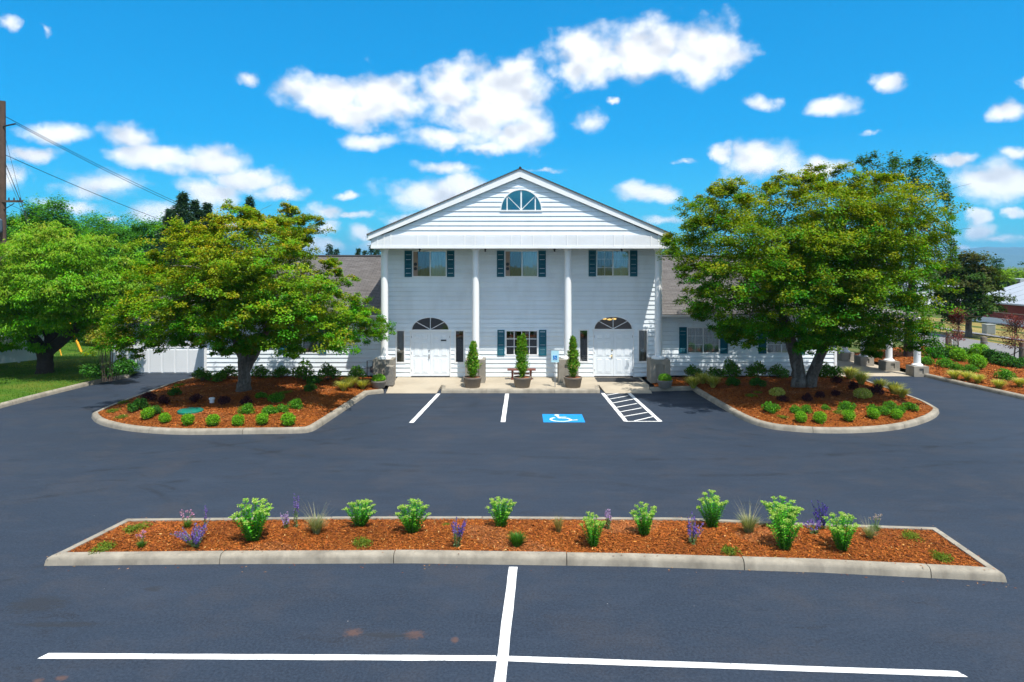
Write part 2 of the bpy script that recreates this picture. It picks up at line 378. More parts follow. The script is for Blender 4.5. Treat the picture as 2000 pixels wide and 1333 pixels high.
# paint with small wear
def paint(name, col, wear=.5):
    m, t, out = material(name); co = worldco(t); p = t.new('ShaderNodeBsdfPrincipled')
    n = t.noise(co, 14, 7, .75); n2 = t.noise(co, 60, 3, .6)
    c = t.mix(t.ramp(n2, [(.3, 0), (.8, .25)]), (*col, 1), tuple(x * .75 for x in col) + (1,))
    c = t.mix(t.math('MULTIPLY', t.ramp(n, [(.55, 0), (.66, 1)]), wear), c, (.06, .065, .08, 1))
    t.l.new(c, p.inputs['Base Color']); p.inputs['Roughness'].default_value = .6; t.l.new(p.outputs[0], out.inputs[0]); return m
M['line'] = paint('white_line_paint', (.74, .74, .73), .75)
M['bluepaint'] = paint('blue_line_paint', (.0, .24, .62), .4)

# lawn and dry verge
def grassmat(name, c0, c1, c2):
    m, t, out = material(name); co = worldco(t); p = t.new('ShaderNodeBsdfPrincipled')
    n1 = t.noise(co, .55, 5, .6); n2 = t.noise(co, 45, 4, .7)
    c = t.ramp(n1, [(.3, c0), (.5, c1), (.72, c2)])
    c = t.mix(t.ramp(n2, [(.3, .5), (.7, 0)]), c, (.015, .03, .006, 1))
    t.l.new(c, p.inputs['Base Color']); p.inputs['Roughness'].default_value = .9; p.inputs['Specular IOR Level'].default_value = .1
    b = t.new('ShaderNodeBump', i_Strength=.7, i_Distance=.04); t.l.new(n2, b.inputs['Height']); t.l.new(b.outputs[0], p.inputs['Normal'])
    t.l.new(p.outputs[0], out.inputs[0]); return m
M['lawn'] = grassmat('lawn', (.05, .13, .012), (.075, .16, .014), (.17, .19, .03))
M['dry'] = grassmat('dry_grass', (.12, .15, .03), (.30, .23, .075), (.42, .31, .11))
M['ground'] = grassmat('ground', (.05, .09, .02), (.09, .12, .03), (.16, .15, .05))

# shingles: thin rows of tabs
m, t, out = material('asphalt_shingles'); co = worldco(t); p = t.new('ShaderNodeBsdfPrincipled')
sx = t.new('ShaderNodeSeparateXYZ'); t.l.new(co, sx.inputs[0]); cx = t.new('ShaderNodeCombineXYZ'); t.l.new(sx.outputs[0], cx.inputs[0]); t.l.new(t.math('MULTIPLY', sx.outputs[1], 1.09), cx.inputs[1])
br = t.new('ShaderNodeTexBrick'); t.l.new(cx.outputs[0], br.inputs['Vector']); br.inputs['Scale'].default_value = 1.0
br.inputs['Brick Width'].default_value = .33; br.inputs['Row Height'].default_value = .14; br.inputs['Mortar Size'].default_value = .012
br.inputs['Color1'].default_value = (.150, .138, .132, 1); br.inputs['Color2'].default_value = (.095, .083, .078, 1); br.inputs['Mortar'].default_value = (.035, .03, .03, 1)
c = t.mix(t.ramp(t.noise(t.vmath('MULTIPLY', co, (1, .5, 1)), 1.2, 5, .7), [(.35, 0), (.7, .5)]), br.outputs[0], (.185, .172, .165, 1))
c = t.mix(t.ramp(t.noise(co, 90, 2), [(.3, .35), (.7, 0)]), c, (.05, .045, .045, 1))
t.l.new(c, p.inputs['Base Color']); p.inputs['Roughness'].default_value = .9
t.l.new(p.outputs[0], out.inputs[0]); M['shingle'] = m

m, t, out = material('forested_mountain'); co = worldco(t); p = t.new('ShaderNodeBsdfPrincipled')
c = t.ramp(t.noise(co, .004, 6, .7), [(.35, (.02, .045, .03)), (.65, (.05, .085, .05))])
t.l.new(c, p.inputs['Base Color']); p.inputs['Roughness'].default_value = 1; t.l.new(p.outputs[0], out.inputs[0]); M['mountain'] = m

# ------------------------------------------------------------------ ground, asphalt, kerbs, beds
def structure(o, label=None, cat=None): return tag(o, label, cat, kind='structure')
def ground_z(x, y):
    f = min(1, max(0, (x - 33) / 16)); f = f * f * (3 - 2 * f); return -.06 - 1.2 * f
xs = [-12000, -4000, -1200, -400, -150, -80, -50, -30, -10, 5, 20, 26, 30, 33, 36, 39, 42, 46, 50, 60, 80, 150, 400, 1200, 4000, 12000]
ys = [-12000, -3000, -600, -100, -20, 5, 20, 30, 40, 50, 60, 75, 90, 120, 200, 500, 1500, 4000, 12000]
mb = MB(); mb.v = [(x, y, ground_z(x, y)) for y in ys for x in xs]
for j in range(len(ys)-1):
    for i in range(len(xs)-1): a = j*len(xs)+i; mb.f.append((a, a+1, a+1+len(xs), a+len(xs)))
structure(mb.build('ground', M['ground'], smooth=True), 'green and dry grass ground stretching off behind the building', 'ground')
mb = MB(); nx, ny = 24, 16
mb.quad((-46, -8, 0), (20.2, -8, 0), (20.2, 32.6, 0), (-46, 32.6, 0))
structure(mb.build('parking_lot', M['asphalt']), 'dark blue grey sealcoated asphalt parking lot', 'parking lot')

def chaikin(pts, it=2, closed=False, sharp=()):
    for _ in range(it):
        out = []; n = len(pts); ns = set()
        rngi = range(n) if closed else range(n - 1)
        if not closed: out.append(pts[0])
        for i in rngi:
            a, b = pts[i], pts[(i+1) % n]
            if i in sharp:
                ns.add(len(out)); out.append(a)
            elif closed or i > 0: out.append(a*.75 + b*.25)
            if (i+1) % n not in sharp and (closed or i+1 < n-1): out.append(a*.25 + b*.75)
        if not closed: out.append(pts[-1])
        pts, sharp = out, ns
    return pts
KPROF = [(0, -.03), (.018, .085), (.035, .125), (.075, .152), (.19, .155), (.19, .04)]
def kerb(path, closed, side, label, seglen=3.05, prof=KPROF):
    """path: list of Vector (outer foot, at ground); side +1: bed lies to the left of the path"""
    root = empty('kerb', tuple(path[0]))
    structure(root, label, 'kerb')
    pts = [Vector((p.x, p.y, 0)) for p in path]; n = len(pts)
    nor = []
    for i in range(n):
        a = pts[(i-1) % n] if closed or i > 0 else pts[i]; b = pts[(i+1) % n] if closed or i < n-1 else pts[i]
        d1 = (pts[i]-a).normalized() if (pts[i]-a).length > 1e-6 else (b-pts[i]).normalized()
        d2 = (b-pts[i]).normalized() if (b-pts[i]).length > 1e-6 else d1
        n1 = Vector((-d1.y, d1.x, 0)); n2 = Vector((-d2.y, d2.x, 0)); nn = (n1+n2).normalized()
        nor.append(nn * side / max(.45, nn.dot(n1)))
    if closed: pts = pts + [pts[0]]; nor = nor + [nor[0]]
    cum = [0]
    for i in range(1, len(pts)): cum.append(cum[-1] + (pts[i]-pts[i-1]).length)
    tot = cum[-1]; k = max(1, round(tot/seglen)); gap = .007
    def at(s):
        for i in range(1, len(pts)):
            if s <= cum[i] + 1e-9:
                f = (s-cum[i-1])/max(1e-9, cum[i]-cum[i-1]); return pts[i-1].lerp(pts[i], f), nor[i-1].lerp(nor[i], f)
        return pts[-1], nor[-1]
    for j in range(k):
        s0, s1 = tot*j/k + gap, tot*(j+1)/k - gap
        ss = [s0] + [c for c in cum if s0 + .02 < c < s1 - .02] + [s1]
        dz = random.uniform(-.004, .004); mb = MB(); m_ = len(prof)
        for s in ss:
            p, nn = at(s)
            for (o_, z_) in prof: mb.v.append((p.x+nn.x*o_, p.y+nn.y*o_, z_ + (dz if z_ > .05 else 0)))
        for i in range(len(ss)-1):
            for q in range(m_-1): a = i*m_+q; mb.f.append((a, a+1, a+1+m_, a+m_))
        mb.f.append(tuple(range(m_))); mb.f.append(tuple((len(ss)-1)*m_+q for q in range(m_)))
        o = mb.build('kerb_segment', M['kerb'], None, smooth=True); o.parent = root; o.matrix_parent_inverse = Matrix.Translation(root.location).inverted()
    return root
def inset(pts, d):
    n = len(pts); out = []
    area = sum(pts[i].x*pts[(i+1) % n].y - pts[(i+1) % n].x*pts[i].y for i in range(n)); sgn = 1 if area > 0 else -1
    for i in range(n):
        a, b, c = pts[i-1], pts[i], pts[(i+1) % n]
        d1 = (b-a).normalized(); d2 = (c-b).normalized()
        n1 = Vector((-d1.y, d1.x, 0)); n2 = Vector((-d2.y, d2.x, 0)); nn = (n1+n2).normalized()
        out.append(b + nn*sgn*d/max(.45, nn.dot(n1)))
    return out
def polydist(P, poly):
    """distance of points P (N,2) to polygon outline and inside flag"""
    A = np.array([(p.x, p.y) for p in poly]); B = np.roll(A, -1, 0); P = np.asarray(P, float)
    d = np.full(len(P), 1e9); ins = np.zeros(len(P), bool)
    for a, b in zip(A, B):
        ab = b-a; t_ = np.clip(((P-a)@ab)/max(1e-12, ab@ab), 0, 1)
        d = np.minimum(d, np.linalg.norm(P-(a+t_[:, None]*ab), axis=1))
        c_ = ((a[1] > P[:, 1]) != (b[1] > P[:, 1]))
        with np.errstate(divide='ignore', invalid='ignore'):
            xi = (b[0]-a[0])*(P[:, 1]-a[1])/(b[1]-a[1])+a[0]
        ins ^= c_ & (P[:, 0] < xi)
    return d, ins
BEDS = {}
def bed(key, poly, z0, mound, label, mat, step=.35, reach=1.4, cat='mulch bed', name='mulch_bed'):
    BEDS[key] = (poly, z0, mound, reach)
    b = [Vector((p.x, p.y)) for p in poly]; nb = len(b)
    lo = np.min([(p.x, p.y) for p in poly], 0); hi = np.max([(p.x, p.y) for p in poly], 0)
    gx, gy = np.meshgrid(np.arange(lo[0], hi[0], step), np.arange(lo[1], hi[1], step))
    P = np.stack([gx.ravel(), gy.ravel()], 1) + rng.uniform(-.1, .1, (gx.size, 2))*step
    d, ins = polydist(P, poly); P = P[ins & (d > step*.4)]
    vs = b + [Vector(p) for p in P]
    r = delaunay_2d_cdt(vs, [(i, (i+1) % nb) for i in range(nb)], [], 1, 1e-5)
    V = np.array([tuple(v) for v in r[0]]); z = bedz(key, V)
    mb = MB(); mb.v = [(x, y, zz) for (x, y), zz in zip(V, z)]; mb.f = [tuple(f) for f in r[2]]
    o = mb.build(name, mat, None, smooth=True); structure(o, label, cat)
    for p_ in o.data.polygons: pass
    return o
def bedz(key, P):
    poly, z0, mound, reach = BEDS[key]; P = np.asarray(P, float).reshape(-1, 2); d, ins = polydist(P, poly)
    f = np.clip(d/reach, 0, 1); f = f*f*(3-2*f)
    return z0 + mound*f + .015*np.sin(P[:, 0]*3.1+P[:, 1]*1.7)*f + .012*np.sin(P[:, 0]*7.3-P[:, 1]*5.1)*f
def chips(key, dens, label, lmin=.03, lmax=.09, far=None, nearw=None):
    poly = BEDS[key][0]; lo = np.min([(p.x, p.y) for p in poly], 0); hi = np.max([(p.x, p.y) for p in poly], 0)
    n = int((hi[0]-lo[0])*(hi[1]-lo[1])*dens); P = rng.uniform(lo, hi, (n, 2)); d, ins = polydist(P, poly); P = P[ins & (d > .02)]; n = len(P)
    z = bedz(key, P) + rng.uniform(.0, .022, n)
    nn = unit(np.stack([rng.normal(0, .35, n), rng.normal(0, .35, n), np.ones(n)], 1))
    T = np.stack([np.cos(a := rng.uniform(0, 6.283, n)), np.sin(a), np.zeros(n)], 1)
    T = unit(T - (T*nn).sum(1, keepdims=True)*nn); B = np.cross(nn, T)
    L = rng.uniform(lmin, lmax, n)[:, None]/2; Wd = (rng.uniform(.18, .42, n)[:, None]*L)
    C = np.stack([P[:, 0], P[:, 1], z], 1)
    V = np.stack([C-T*L-B*Wd*.6, C-T*L*.8+B*Wd, C+T*L+B*Wd*.7, C+T*L*.9-B*Wd], 1)
    col = palette(n, [(.34, .094, .014), (.26, .068, .010), (.17, .042, .008), (.46, .17, .035), (.08, .022, .007), (.62, .36, .13)], [.36, .34, .18, .06, .05, .01], .18)
    pn = .5+.5*np.sin(P[:, 0]*1.3+2*np.sin(P[:, 1]*1.1))*np.sin(P[:, 1]*1.7+1.5*np.sin(P[:, 0]*.8)); col *= (.72+.45*pn)[:, None]; fade = (pn > .8)[:, None]*.25; col = col*(1-fade)+np.array([.22, .13, .07])*fade
    o = link(bpy.data.objects.new('bark_chips', quads_mesh('bark_chips', V, M['chip'], col)))
    tag(o, label, 'bark chips', kind='stuff'); return o

# the long island in front
fi = [G(84, 1106), G(440, 1102.5), G(803, 1101), G(1240, 1107.5), G(1600, 1119), G(1900, 1134), G(1968, 1138.5),
      G(1831, 1027.5, .15), G(1540, 1017.5, .15), G(1320, 1008.5, .15), G(1000, 1006, .15), G(660, 1006.5, .15), G(246, 1010.5, .15), G(121, 1072, .15)]
for p in fi: p.z = 0
kerb(fi, True, 1, 'pale concrete kerb around the narrow flower island', 3.0)
bed('front', inset(fi, .17), .125, .07, 'orange brown bark mulch in the narrow flower island', M['mulch'], .25, .8)
chips('front', 2600, 'loose orange bark chips covering the narrow flower island', .02, .062)
n_ = 260; e_ = rng.integers(0, len(fi), n_); f_ = rng.random(n_); A_ = np.array([(p.x, p.y) for p in fi]); B_ = np.roll(A_, -1, 0); d_ = unit(B_-A_); o_ = rng.normal(.02, .13, n_)
P_ = A_[e_]*(1-f_[:, None])+B_[e_]*f_[:, None]+np.stack([-d_[e_, 1], d_[e_, 0]], 1)*o_[:, None]; z_ = np.where(o_ > .05, .162, np.where(o_ > -.01, 9, .006)); k_ = z_ < 1; P_, z_ = P_[k_], z_[k_]; m_ = len(P_)
o = link(bpy.data.objects.new('bark_chips', quads_mesh('bark_chips', leaf_quads(np.column_stack([P_, z_]), rng.normal(0, .15, (m_, 3))+np.array([0, 0, 1.]), rng.uniform(.025, .06, m_), .016, None, 0), M['chip'], palette(m_, [(.30, .09, .02), (.16, .05, .015), (.36, .19, .08)])))); tag(o, 'stray bark chips spilled over the flower island kerb', 'bark chips', kind='stuff')
# left island
li = [G(386, 734.5, .15), G(338, 745, .15), G(290, 763, .15), G(245, 779, .15), G(206, 793, .15), G(183, 804, .15), G(176, 815), G(188, 829), G(230, 840), G(275, 846), G(350, 850.5), G(470, 849), G(590, 847.5), G(608, 845), G(625, 836), G(719, 772), G(750, 768.5)]
for p in li: p.z = 0
lk = chaikin(li, 2, False, (15,))
kerb(lk, False, 1, 'curving concrete kerb of the bed with the green lid')
lb = inset(lk + [Vector((-5.15, 28.2, 0)), Vector((-5.15, 30.55, 0)), Vector((-13.9, 30.9, 0))], .16)
bed('left', lb, .13, .16, 'bark mulch bed shaded by the single trunk maple', M['mulch'])
chips('left', 700, 'loose bark chips under the single trunk maple', .035, .085)
# right island
ri = [G(1270, 765.5), G(1352, 763), G(1362, 770), G(1405, 795.5), G(1450, 822), G(1495, 838), G(1558, 845), G(1630, 848), G(1720, 845), G(1780, 836), G(1825, 820), G(1837, 807), G(1831, 795, .15), G(1810, 783, .15), G(1765, 766.5, .15), G(1720, 751.5, .15), G(1688, 740, .15)]
for p in ri: p.z = 0
rk = chaikin(ri, 2, False, (1, 2))
kerb(rk, False, 1, 'curving concrete kerb of the bed with the twin trunk maple')
rb = inset(rk + [Vector((14.95, 30.9, 0)), Vector((5.75, 30.55, 0)), Vector((5.75, 28.2, 0))], .16)
bed('right', rb, .13, .16, 'bark mulch bed shaded by the twin trunk maple', M['mulch'])
chips('right', 700, 'loose bark chips under the twin trunk maple', .035, .085)
# far right bed
fk = [Vector((20.4, 16.0, 0)), Vector((19.9, 22.0, 0)), Vector((19.5, 26.0, 0)), Vector((19.15, 29.0, 0)), Vector((18.95, 31.4, 0))]
kerb(fk, False, -1, 'straight concrete kerb running up to the short white posts')
fb = [p + Vector((.17, 0, 0)) for p in fk] + [Vector((18.85, 38.5, 0)), Vector((25.4, 43, 0)), Vector((25.8, 30, 0)), Vector((26.2, 16, 0))]
bed('far', fb, .12, .12, 'bark mulch bed between the drive and the rope fence', M['mulch'])
chips('far', 260, 'loose bark chips beside the rope fence', .06, .13)
# lawn with its kerb
lw = [G(-260, 880), G(-120, 833), G(0, 798.5), G(63, 781.5), G(126, 765.5), G(189, 750), G(240, 741), G(255, 738.5)]
lwk = chaikin(lw, 1)
kerb(lwk, False, 1, 'concrete kerb along the edge of the lawn')
lawn_poly = [p + Vector((-.05, .17, 0)) for p in lwk] + [Vector((-18.3, 36, 0)), Vector((-18.3, 52, 0)), Vector((-46, 52, 0)), Vector((-46, 18, 0))]
bed('lawn', lawn_poly, .11, .10, 'sunlit green lawn with patchy dry spots under the cherry tree', M['lawn'], .8, 2.5, 'lawn', 'lawn')
P = rng.uniform((-34, 18), (-17, 44), (60000, 2)); d, ins = polydist(P, lawn_poly); P = P[ins]; n = len(P)
zz = bedz('lawn', P); T = unit(np.stack([rng.normal(0, .45, n), rng.normal(0, .45, n), np.ones(n)], 1)); nn = rng.normal(size=(n, 3))
dry = (np.sin(P[:, 0]*.7+2)*np.sin(P[:, 1]*.9+P[:, 0]*.3) > .25)[:, None]
colg = np.where(dry, palette(n, [(.20, .22, .035), (.14, .20, .025)]), palette(n, [(.055, .16, .012), (.08, .19, .015), (.045, .12, .012)]))
o = link(bpy.data.objects.new('grass', quads_mesh('grass', leaf_quads(np.column_stack([P, zz]), nn, rng.uniform(.05, .10, n), .016, T, 0), M['leaf'], colg)))
tag(o, 'short blades of mown grass covering the lawn', 'grass', kind='stuff')

# sidewalk, ramps, concrete under the canopy
mb = MB(); y0 = 27.36
mb.box(-5.12, 5.72, 28.55, 30.6, -.05, .135)
structure(mb.build('sidewalk', M['walk'], bevel=.01), 'tan concrete walk along the front of the building', 'sidewalk')
mb = MB(); mb.box(-2.85, 3.55, 27.55, 28.546, -.05, .132)
structure(mb.build('sidewalk', M['walk'], bevel=.01), 'raised concrete pad that carries the three tall potted shrubs', 'sidewalk')
kerb([Vector((-2.95, 28.3, 0)), Vector((-2.85, 27.36, 0)), Vector((3.53, 27.36, 0)), Vector((3.63, 28.3, 0))], False, 1, 'straight kerb in front of the three tall potted shrubs', 3.1)
for (a, b, c, d_, lab) in ((-5.12, -2.96, -5.05, -3.02, 'concrete ramp down to the lot before the door with the plaque'), (3.64, 5.72, 3.75, 5.60, 'concrete ramp down to the lot before the door with the mat')):
    mb = MB(); mb.add([(a, 28.55, .131), (b, 28.55, .131), (d_, 27.32, .008), (c, 27.32, .008), (a, 28.55, -.05), (b, 28.55, -.05), (d_, 27.32, -.05), (c, 27.32, -.05)],
           [(0, 3, 2, 1), (4, 5, 6, 7), (3, 7, 6, 2), (0, 4, 7, 3), (1, 2, 6, 5)])
    structure(mb.build('sidewalk_ramp', M['walk']), lab, 'ramp')
mb = MB(); mb.box(14.95, 18.75, 31.55, 40, -.05, .012)
structure(mb.build('driveway', M['walk']), 'concrete driveway beside the short white posts', 'driveway')

# painted markings
def stripe(a, b, w, name='parking_line', label=None, mat='line', z=.005, shear=0):
    a, b = Vector(a), Vector(b); d = (b-a).normalized(); n = Vector((-d.y, d.x, 0))*w/2
    k = max(2, int((b-a).length/.35)); mb = MB(); L = []; Rr = []
    for i in range(k+1):
        q = a.lerp(b, i/k); e = d*(shear*(1-2*i/k) if i in (0, k) else 0)
        L.append(q+n*(1+random.uniform(-.07, .07))+e); Rr.append(q-n*(1+random.uniform(-.07, .07))-e)
    for i in range(k): mb.quad((L[i].x, L[i].y, z), (Rr[i].x, Rr[i].y, z), (Rr[i+1].x, Rr[i+1].y, z), (L[i+1].x, L[i+1].y, z))
    o = mb.build(name, M[mat]); 
    if label: structure(o, label, 'road marking')
    return o
stripe(G(1002.5, 1108.5), G(940, 1640), .145, z=.009, label='long white line running from the flower island kerb')
stripe(G(84, 1282), G(972, 1286.6), .125, label='white stall line with a slanted free end left of the long line', shear=.03)
stripe(G(984, 1287), G(1880, 1317.5), .125, label='white stall line with a blunt free end right of the long line', shear=.03, z=.0045)
stripe(G(857, 769.5), G(803, 826.5), .15, label='slanting white stall line in front of the door with the plaque')
stripe(G(990.5, 769.5), G(982.5, 825), .15, label='white stall line pointing at the middle potted shrub')
aisle = empty('access_aisle_marking', tuple(G(1230, 800))); structure(aisle, 'white ladder striping of the access aisle before the door mat', 'road marking')
def cz(x, y): return G(1040+x/7.69, 760+y/7.69)
def under(o, root): o.parent = root; o.matrix_parent_inverse = Matrix.Translation(root.location).inverted(); return o
under(stripe(cz(1055, 65), cz(1405, 490), .14, 'stripe'), aisle); under(stripe(cz(1432, 50), cz(1920, 490), .14, 'stripe', z=.005), aisle)
for (a, b) in (((1105, 100), (1400, 48)), ((1165, 155), (1440, 105)), ((1205, 215), (1510, 158)), ((1255, 282), (1570, 222)), ((1310, 350), (1640, 288)), ((1370, 418), (1730, 355)), ((1530, 485), (1810, 420)), ((1400, 492), (1935, 492))):
    under(stripe(cz(*a), cz(*b), .075, 'stripe', z=.0095), aisle)
hm = empty('accessible_parking_symbol', tuple(G(1100, 818))); structure(hm, 'blue painted square with a white wheelchair symbol', 'road marking')
q = [G(1058.9, 809.4), G(1136.5, 809.8), G(1143.2, 825.7), G(1061.3, 825.7)]
mb = MB(); mb.poly([(p.x, p.y, .005) for p in reversed(q)]); under(mb.build('blue_square', M['bluepaint']), hm)
def hq(u, v): p = q[3].lerp(q[2], u).lerp(q[0].lerp(q[1], u), v); return Vector((p.x, p.y, .010))
mb = MB()
def stroke(pts, w):
    pts = [Vector((p[0], p[1], 0)) for p in pts]
    for i in range(len(pts)-1):
        d = (pts[i+1]-pts[i]).normalized(); n = Vector((-d.y, d.x, 0))*w/2; e = d*w*.3
        c4 = (pts[i]-e+n, pts[i]-e-n, pts[i+1]+e-n, pts[i+1]+e+n); zz = .0005*i
        mb.quad(*[tuple(hq(c.x, c.y)+Vector((0, 0, zz*.3))) for c in c4])
mb.poly([tuple(hq(.36+.062*math.cos(k*.5236), .86+.075*math.sin(k*.5236))) for k in range(12)])
stroke([(.37, .76), (.41, .50), (.60, .48), (.70, .24), (.82, .28)], .065); stroke([(.40, .62), (.57, .62)], .05)
stroke([(.44+.25*math.cos(R(a)), .34+.25*math.sin(R(a))) for a in range(128, 345, 14)], .06)
under(mb.build('wheelchair_symbol', M['line']), hm)

# street on the right, verge, far sidewalk
def strip(name, x0, x1, y0_, y1_, dz, mat, label, cat):
    mb = MB(); yy = np.linspace(y0_, y1_, 12); xx = np.linspace(x0, x1, 6)
    for j in range(11):
        for i in range(5): mb.quad(*[(x, y, ground_z(x, y)+dz) for x, y in ((xx[i], yy[j]), (xx[i+1], yy[j]), (xx[i+1], yy[j+1]), (xx[i], yy[j+1]))])
    return structure(mb.build(name, mat, smooth=False), label, cat)
strip('road', 26.6, 32.2, 5, 130, .03, M['street'], 'pale worn street beyond the rope fence', 'road')
strip('verge', 32.22, 52, 5, 130, .02, M['dry'], 'yellow dry grass verge across the street', 'verge')
strip('pavement', 35.4, 36.9, 5, 130, .06, M['street'], 'narrow grey pavement crossing the dry grass', 'pavement')
# ------------------------------------------------------------------ the building
YW = 30.5                                   # main facade plane
YF = 28.75                                  # frieze / gable plane
def fx(px): return (px-1000)*YW/F
def fz(py): return H-(py-HZ)*YW/F
house = empty('building', (0.37, YW, 0))
tag(house, 'white clapboard two storey building with pillared portico and low wings', 'building')
HI = Matrix.Translation(house.location).inverted()
def hp(o, par=None):
    """hang a part on the house (world coordinates kept)"""
    o.parent = par or house
    if par is None: o.matrix_parent_inverse = HI
    return o
def part(mb, name, mat, par=None, **k): return hp(mb.build(name, M[mat] if isinstance(mat, str) else mat, None, **k), par)
def sub(mb, name, mat, par, **k):
    o = mb.build(name, M[mat] if isinstance(mat, str) else mat, None, **k); o.parent = par
    return o

def siding(wallname, x0, x1, z0, z1, Y, expo=.2, rects=(), arches=(), Lf=None, Rf=None, mat='white', label=None):
    """lap siding facing -Y: every board an object of its own, cut round the openings"""
    back = MB(); wall = None
    def ivals(z):
        a = Lf(z) if Lf else x0; b = Rf(z) if Rf else x1
        if b-a < .03: return []
        iv = [(a, b)]
        cuts = [(ra, rb_) for (ra, rb_, za, zb) in rects if za < z < zb]
        for (cx, zb, rx, rz) in arches:
            if zb <= z < zb+rz: w = rx*math.sqrt(max(0, 1-((z-zb)/rz)**2)); cuts.append((cx-w, cx+w))
        for (ca, cb) in cuts:
            nv = []
            for (p, q) in iv:
                if cb <= p or ca >= q: nv.append((p, q)); continue
                if ca > p: nv.append((p, ca))
                if cb < q: nv.append((cb, q))
            iv = nv
        return [(p, q) for p, q in iv if q-p > .012]
    n = int(math.ceil((z1-z0)/expo - 1e-6)); boards = []
    for i in range(n):
        zb = z0+i*expo; zt = min(z1, zb+expo)
        lv = {zb, zt}
        for (ra, rb_, za, zc) in rects:
            for z in (za, zc):
                if zb+.004 < z < zt-.004: lv.add(z)
        for (cx, za, rx, rz) in arches:
            if za < zt and za+rz > zb:
                for k in range(13):
                    z = za+rz*math.sin(k/12*math.pi/2)
                    if zb+.004 < z < zt-.004: lv.add(z)
        lv = sorted(lv); pieces = []
        yb, yt = Y-.036+random.uniform(-.002, .002), Y-.005; ch = .020
        for a, b in zip(lv[:-1], lv[1:]):
            e = min(.002, (b-a)*.1); A, B = ivals(a+e), ivals(b-e)
            if len(A) != len(B): A = B = ivals((a+b)/2)
            for (p, q), (p2, q2) in zip(A, B): pieces.append((a, b, p, q, p2, q2))
        comp = list(range(len(pieces)))
        def find(k):
            while comp[k] != k: k = comp[k]
            return k
        for s in range(len(pieces)):
            for u in range(s):
                if abs(pieces[u][1]-pieces[s][0]) < 1e-6 and min(pieces[u][5], pieces[s][3]) > max(pieces[u][4], pieces[s][2]): comp[find(s)] = find(u)
        groups = {}
        for k in range(len(pieces)): groups.setdefault(find(k), []).append(pieces[k])
        for g in groups.values():
            mb = MB(); yy = lambda z: yb+(yt-yb)*(z-zb)/expo
            for (a, b, p, q, p2, q2) in g:
                if abs(a-zb) < 1e-6 and b-a > .03:       # eased lower edge, then the face
                    mb.quad((p, yb+.018, a), (q, yb+.018, a), (q, yy(a+ch), a+ch), (p, yy(a+ch), a+ch)); mb.quad((p, yy(a+ch), a+ch), (q, yy(a+ch), a+ch), (q2, yy(b), b), (p2, yy(b), b))
                    mb.quad((p, yb+.018, a), (p, Y+.01, a), (q, Y+.01, a), (q, yb+.018, a))
                else: mb.quad((p, yy(a), a), (q, yy(a), a), (q2, yy(b), b), (p2, yy(b), b))
                mb.quad((p, yy(a), a), (p2, yy(b), b), (p2, Y+.01, b), (p, Y+.01, a)); mb.quad((q, Y+.01, a), (q2, Y+.01, b), (q2, yy(b), b), (q, yy(a), a))
            boards.append(mb)
    root = hp(empty(wallname, house.location)); root.location = (0, 0, 0); root.matrix_parent_inverse = HI
    for mb in boards:
        o = mb.build('siding_board', M[mat]); o.parent = root
    return root

# openings of the main front, in metres
WIN = [(fx(806), fx(872), fz(541), fz(490.5)), (fx(986), fx(1050.5), fz(541), fz(490.5)), (fx(1165), fx(1229), fz(540), fz(490)), (fx(988), fx(1050), fz(694), fz(646))]
DOORS = [(fx(801), fx(881), .15, fz(648.5)), (fx(1158), fx(1238), .15, fz(647.5))]
FANS = [(fx(840.5), fz(644.5), fx(876)-fx(840.5), .54), (fx(1197.5), fz(643), fx(1234)-fx(1197.5), .54)]
SIDE = [(fx(774), fx(790), fz(708.5), fz(646)), (fx(889.5), fx(906), fz(708.5), fz(646)), (fx(1132), fx(1148), fz(707), fz(645)), (fx(1247), fx(1264), fz(707), fz(645))]
ZC = 5.86                                                       # porch ceiling
siding('front_wall', -5.55, 6.42, .15, ZC+.02, YW, .2, WIN+DOORS+SIDE, FANS)
# closed body behind the boards: side walls, back, floors, inner partition
mb = MB(); mb.quad((-5.55, YW+.01, .1), (-5.55, 42, .1), (-5.55, 42, 6.4), (-5.55, YW+.01, 6.4)); mb.quad((6.42, YW+.01, .1), (6.42, 42, .1), (6.42, 42, 6.4), (6.42, YW+.01, 6.4))
mb.quad((-5.55, 42, .1), (6.42, 42, .1), (6.42, 42, 6.4), (-5.55, 42, 6.4)); part(mb, 'side_wall', 'white')
mb = MB(); mb.quad((-5.5, YW+.02, .14), (6.4, YW+.02, .14), (6.4, 35, .14), (-5.5, 35, .14)); mb.quad((-5.5, YW+.02, 3.2), (6.4, YW+.02, 3.2), (6.4, 35, 3.2), (-5.5, 35, 3.2))
mb.quad((-5.5, 33.2, .1), (6.4, 33.2, .1), (6.4, 33.2, 6.4), (-5.5, 33.2, 6.4)); mb.quad((-5.5, YW+.02, 5.95), (6.4, YW+.02, 5.95), (6.4, 35, 5.95), (-5.5, 35, 5.95)); part(mb, 'interior_wall', 'interior')

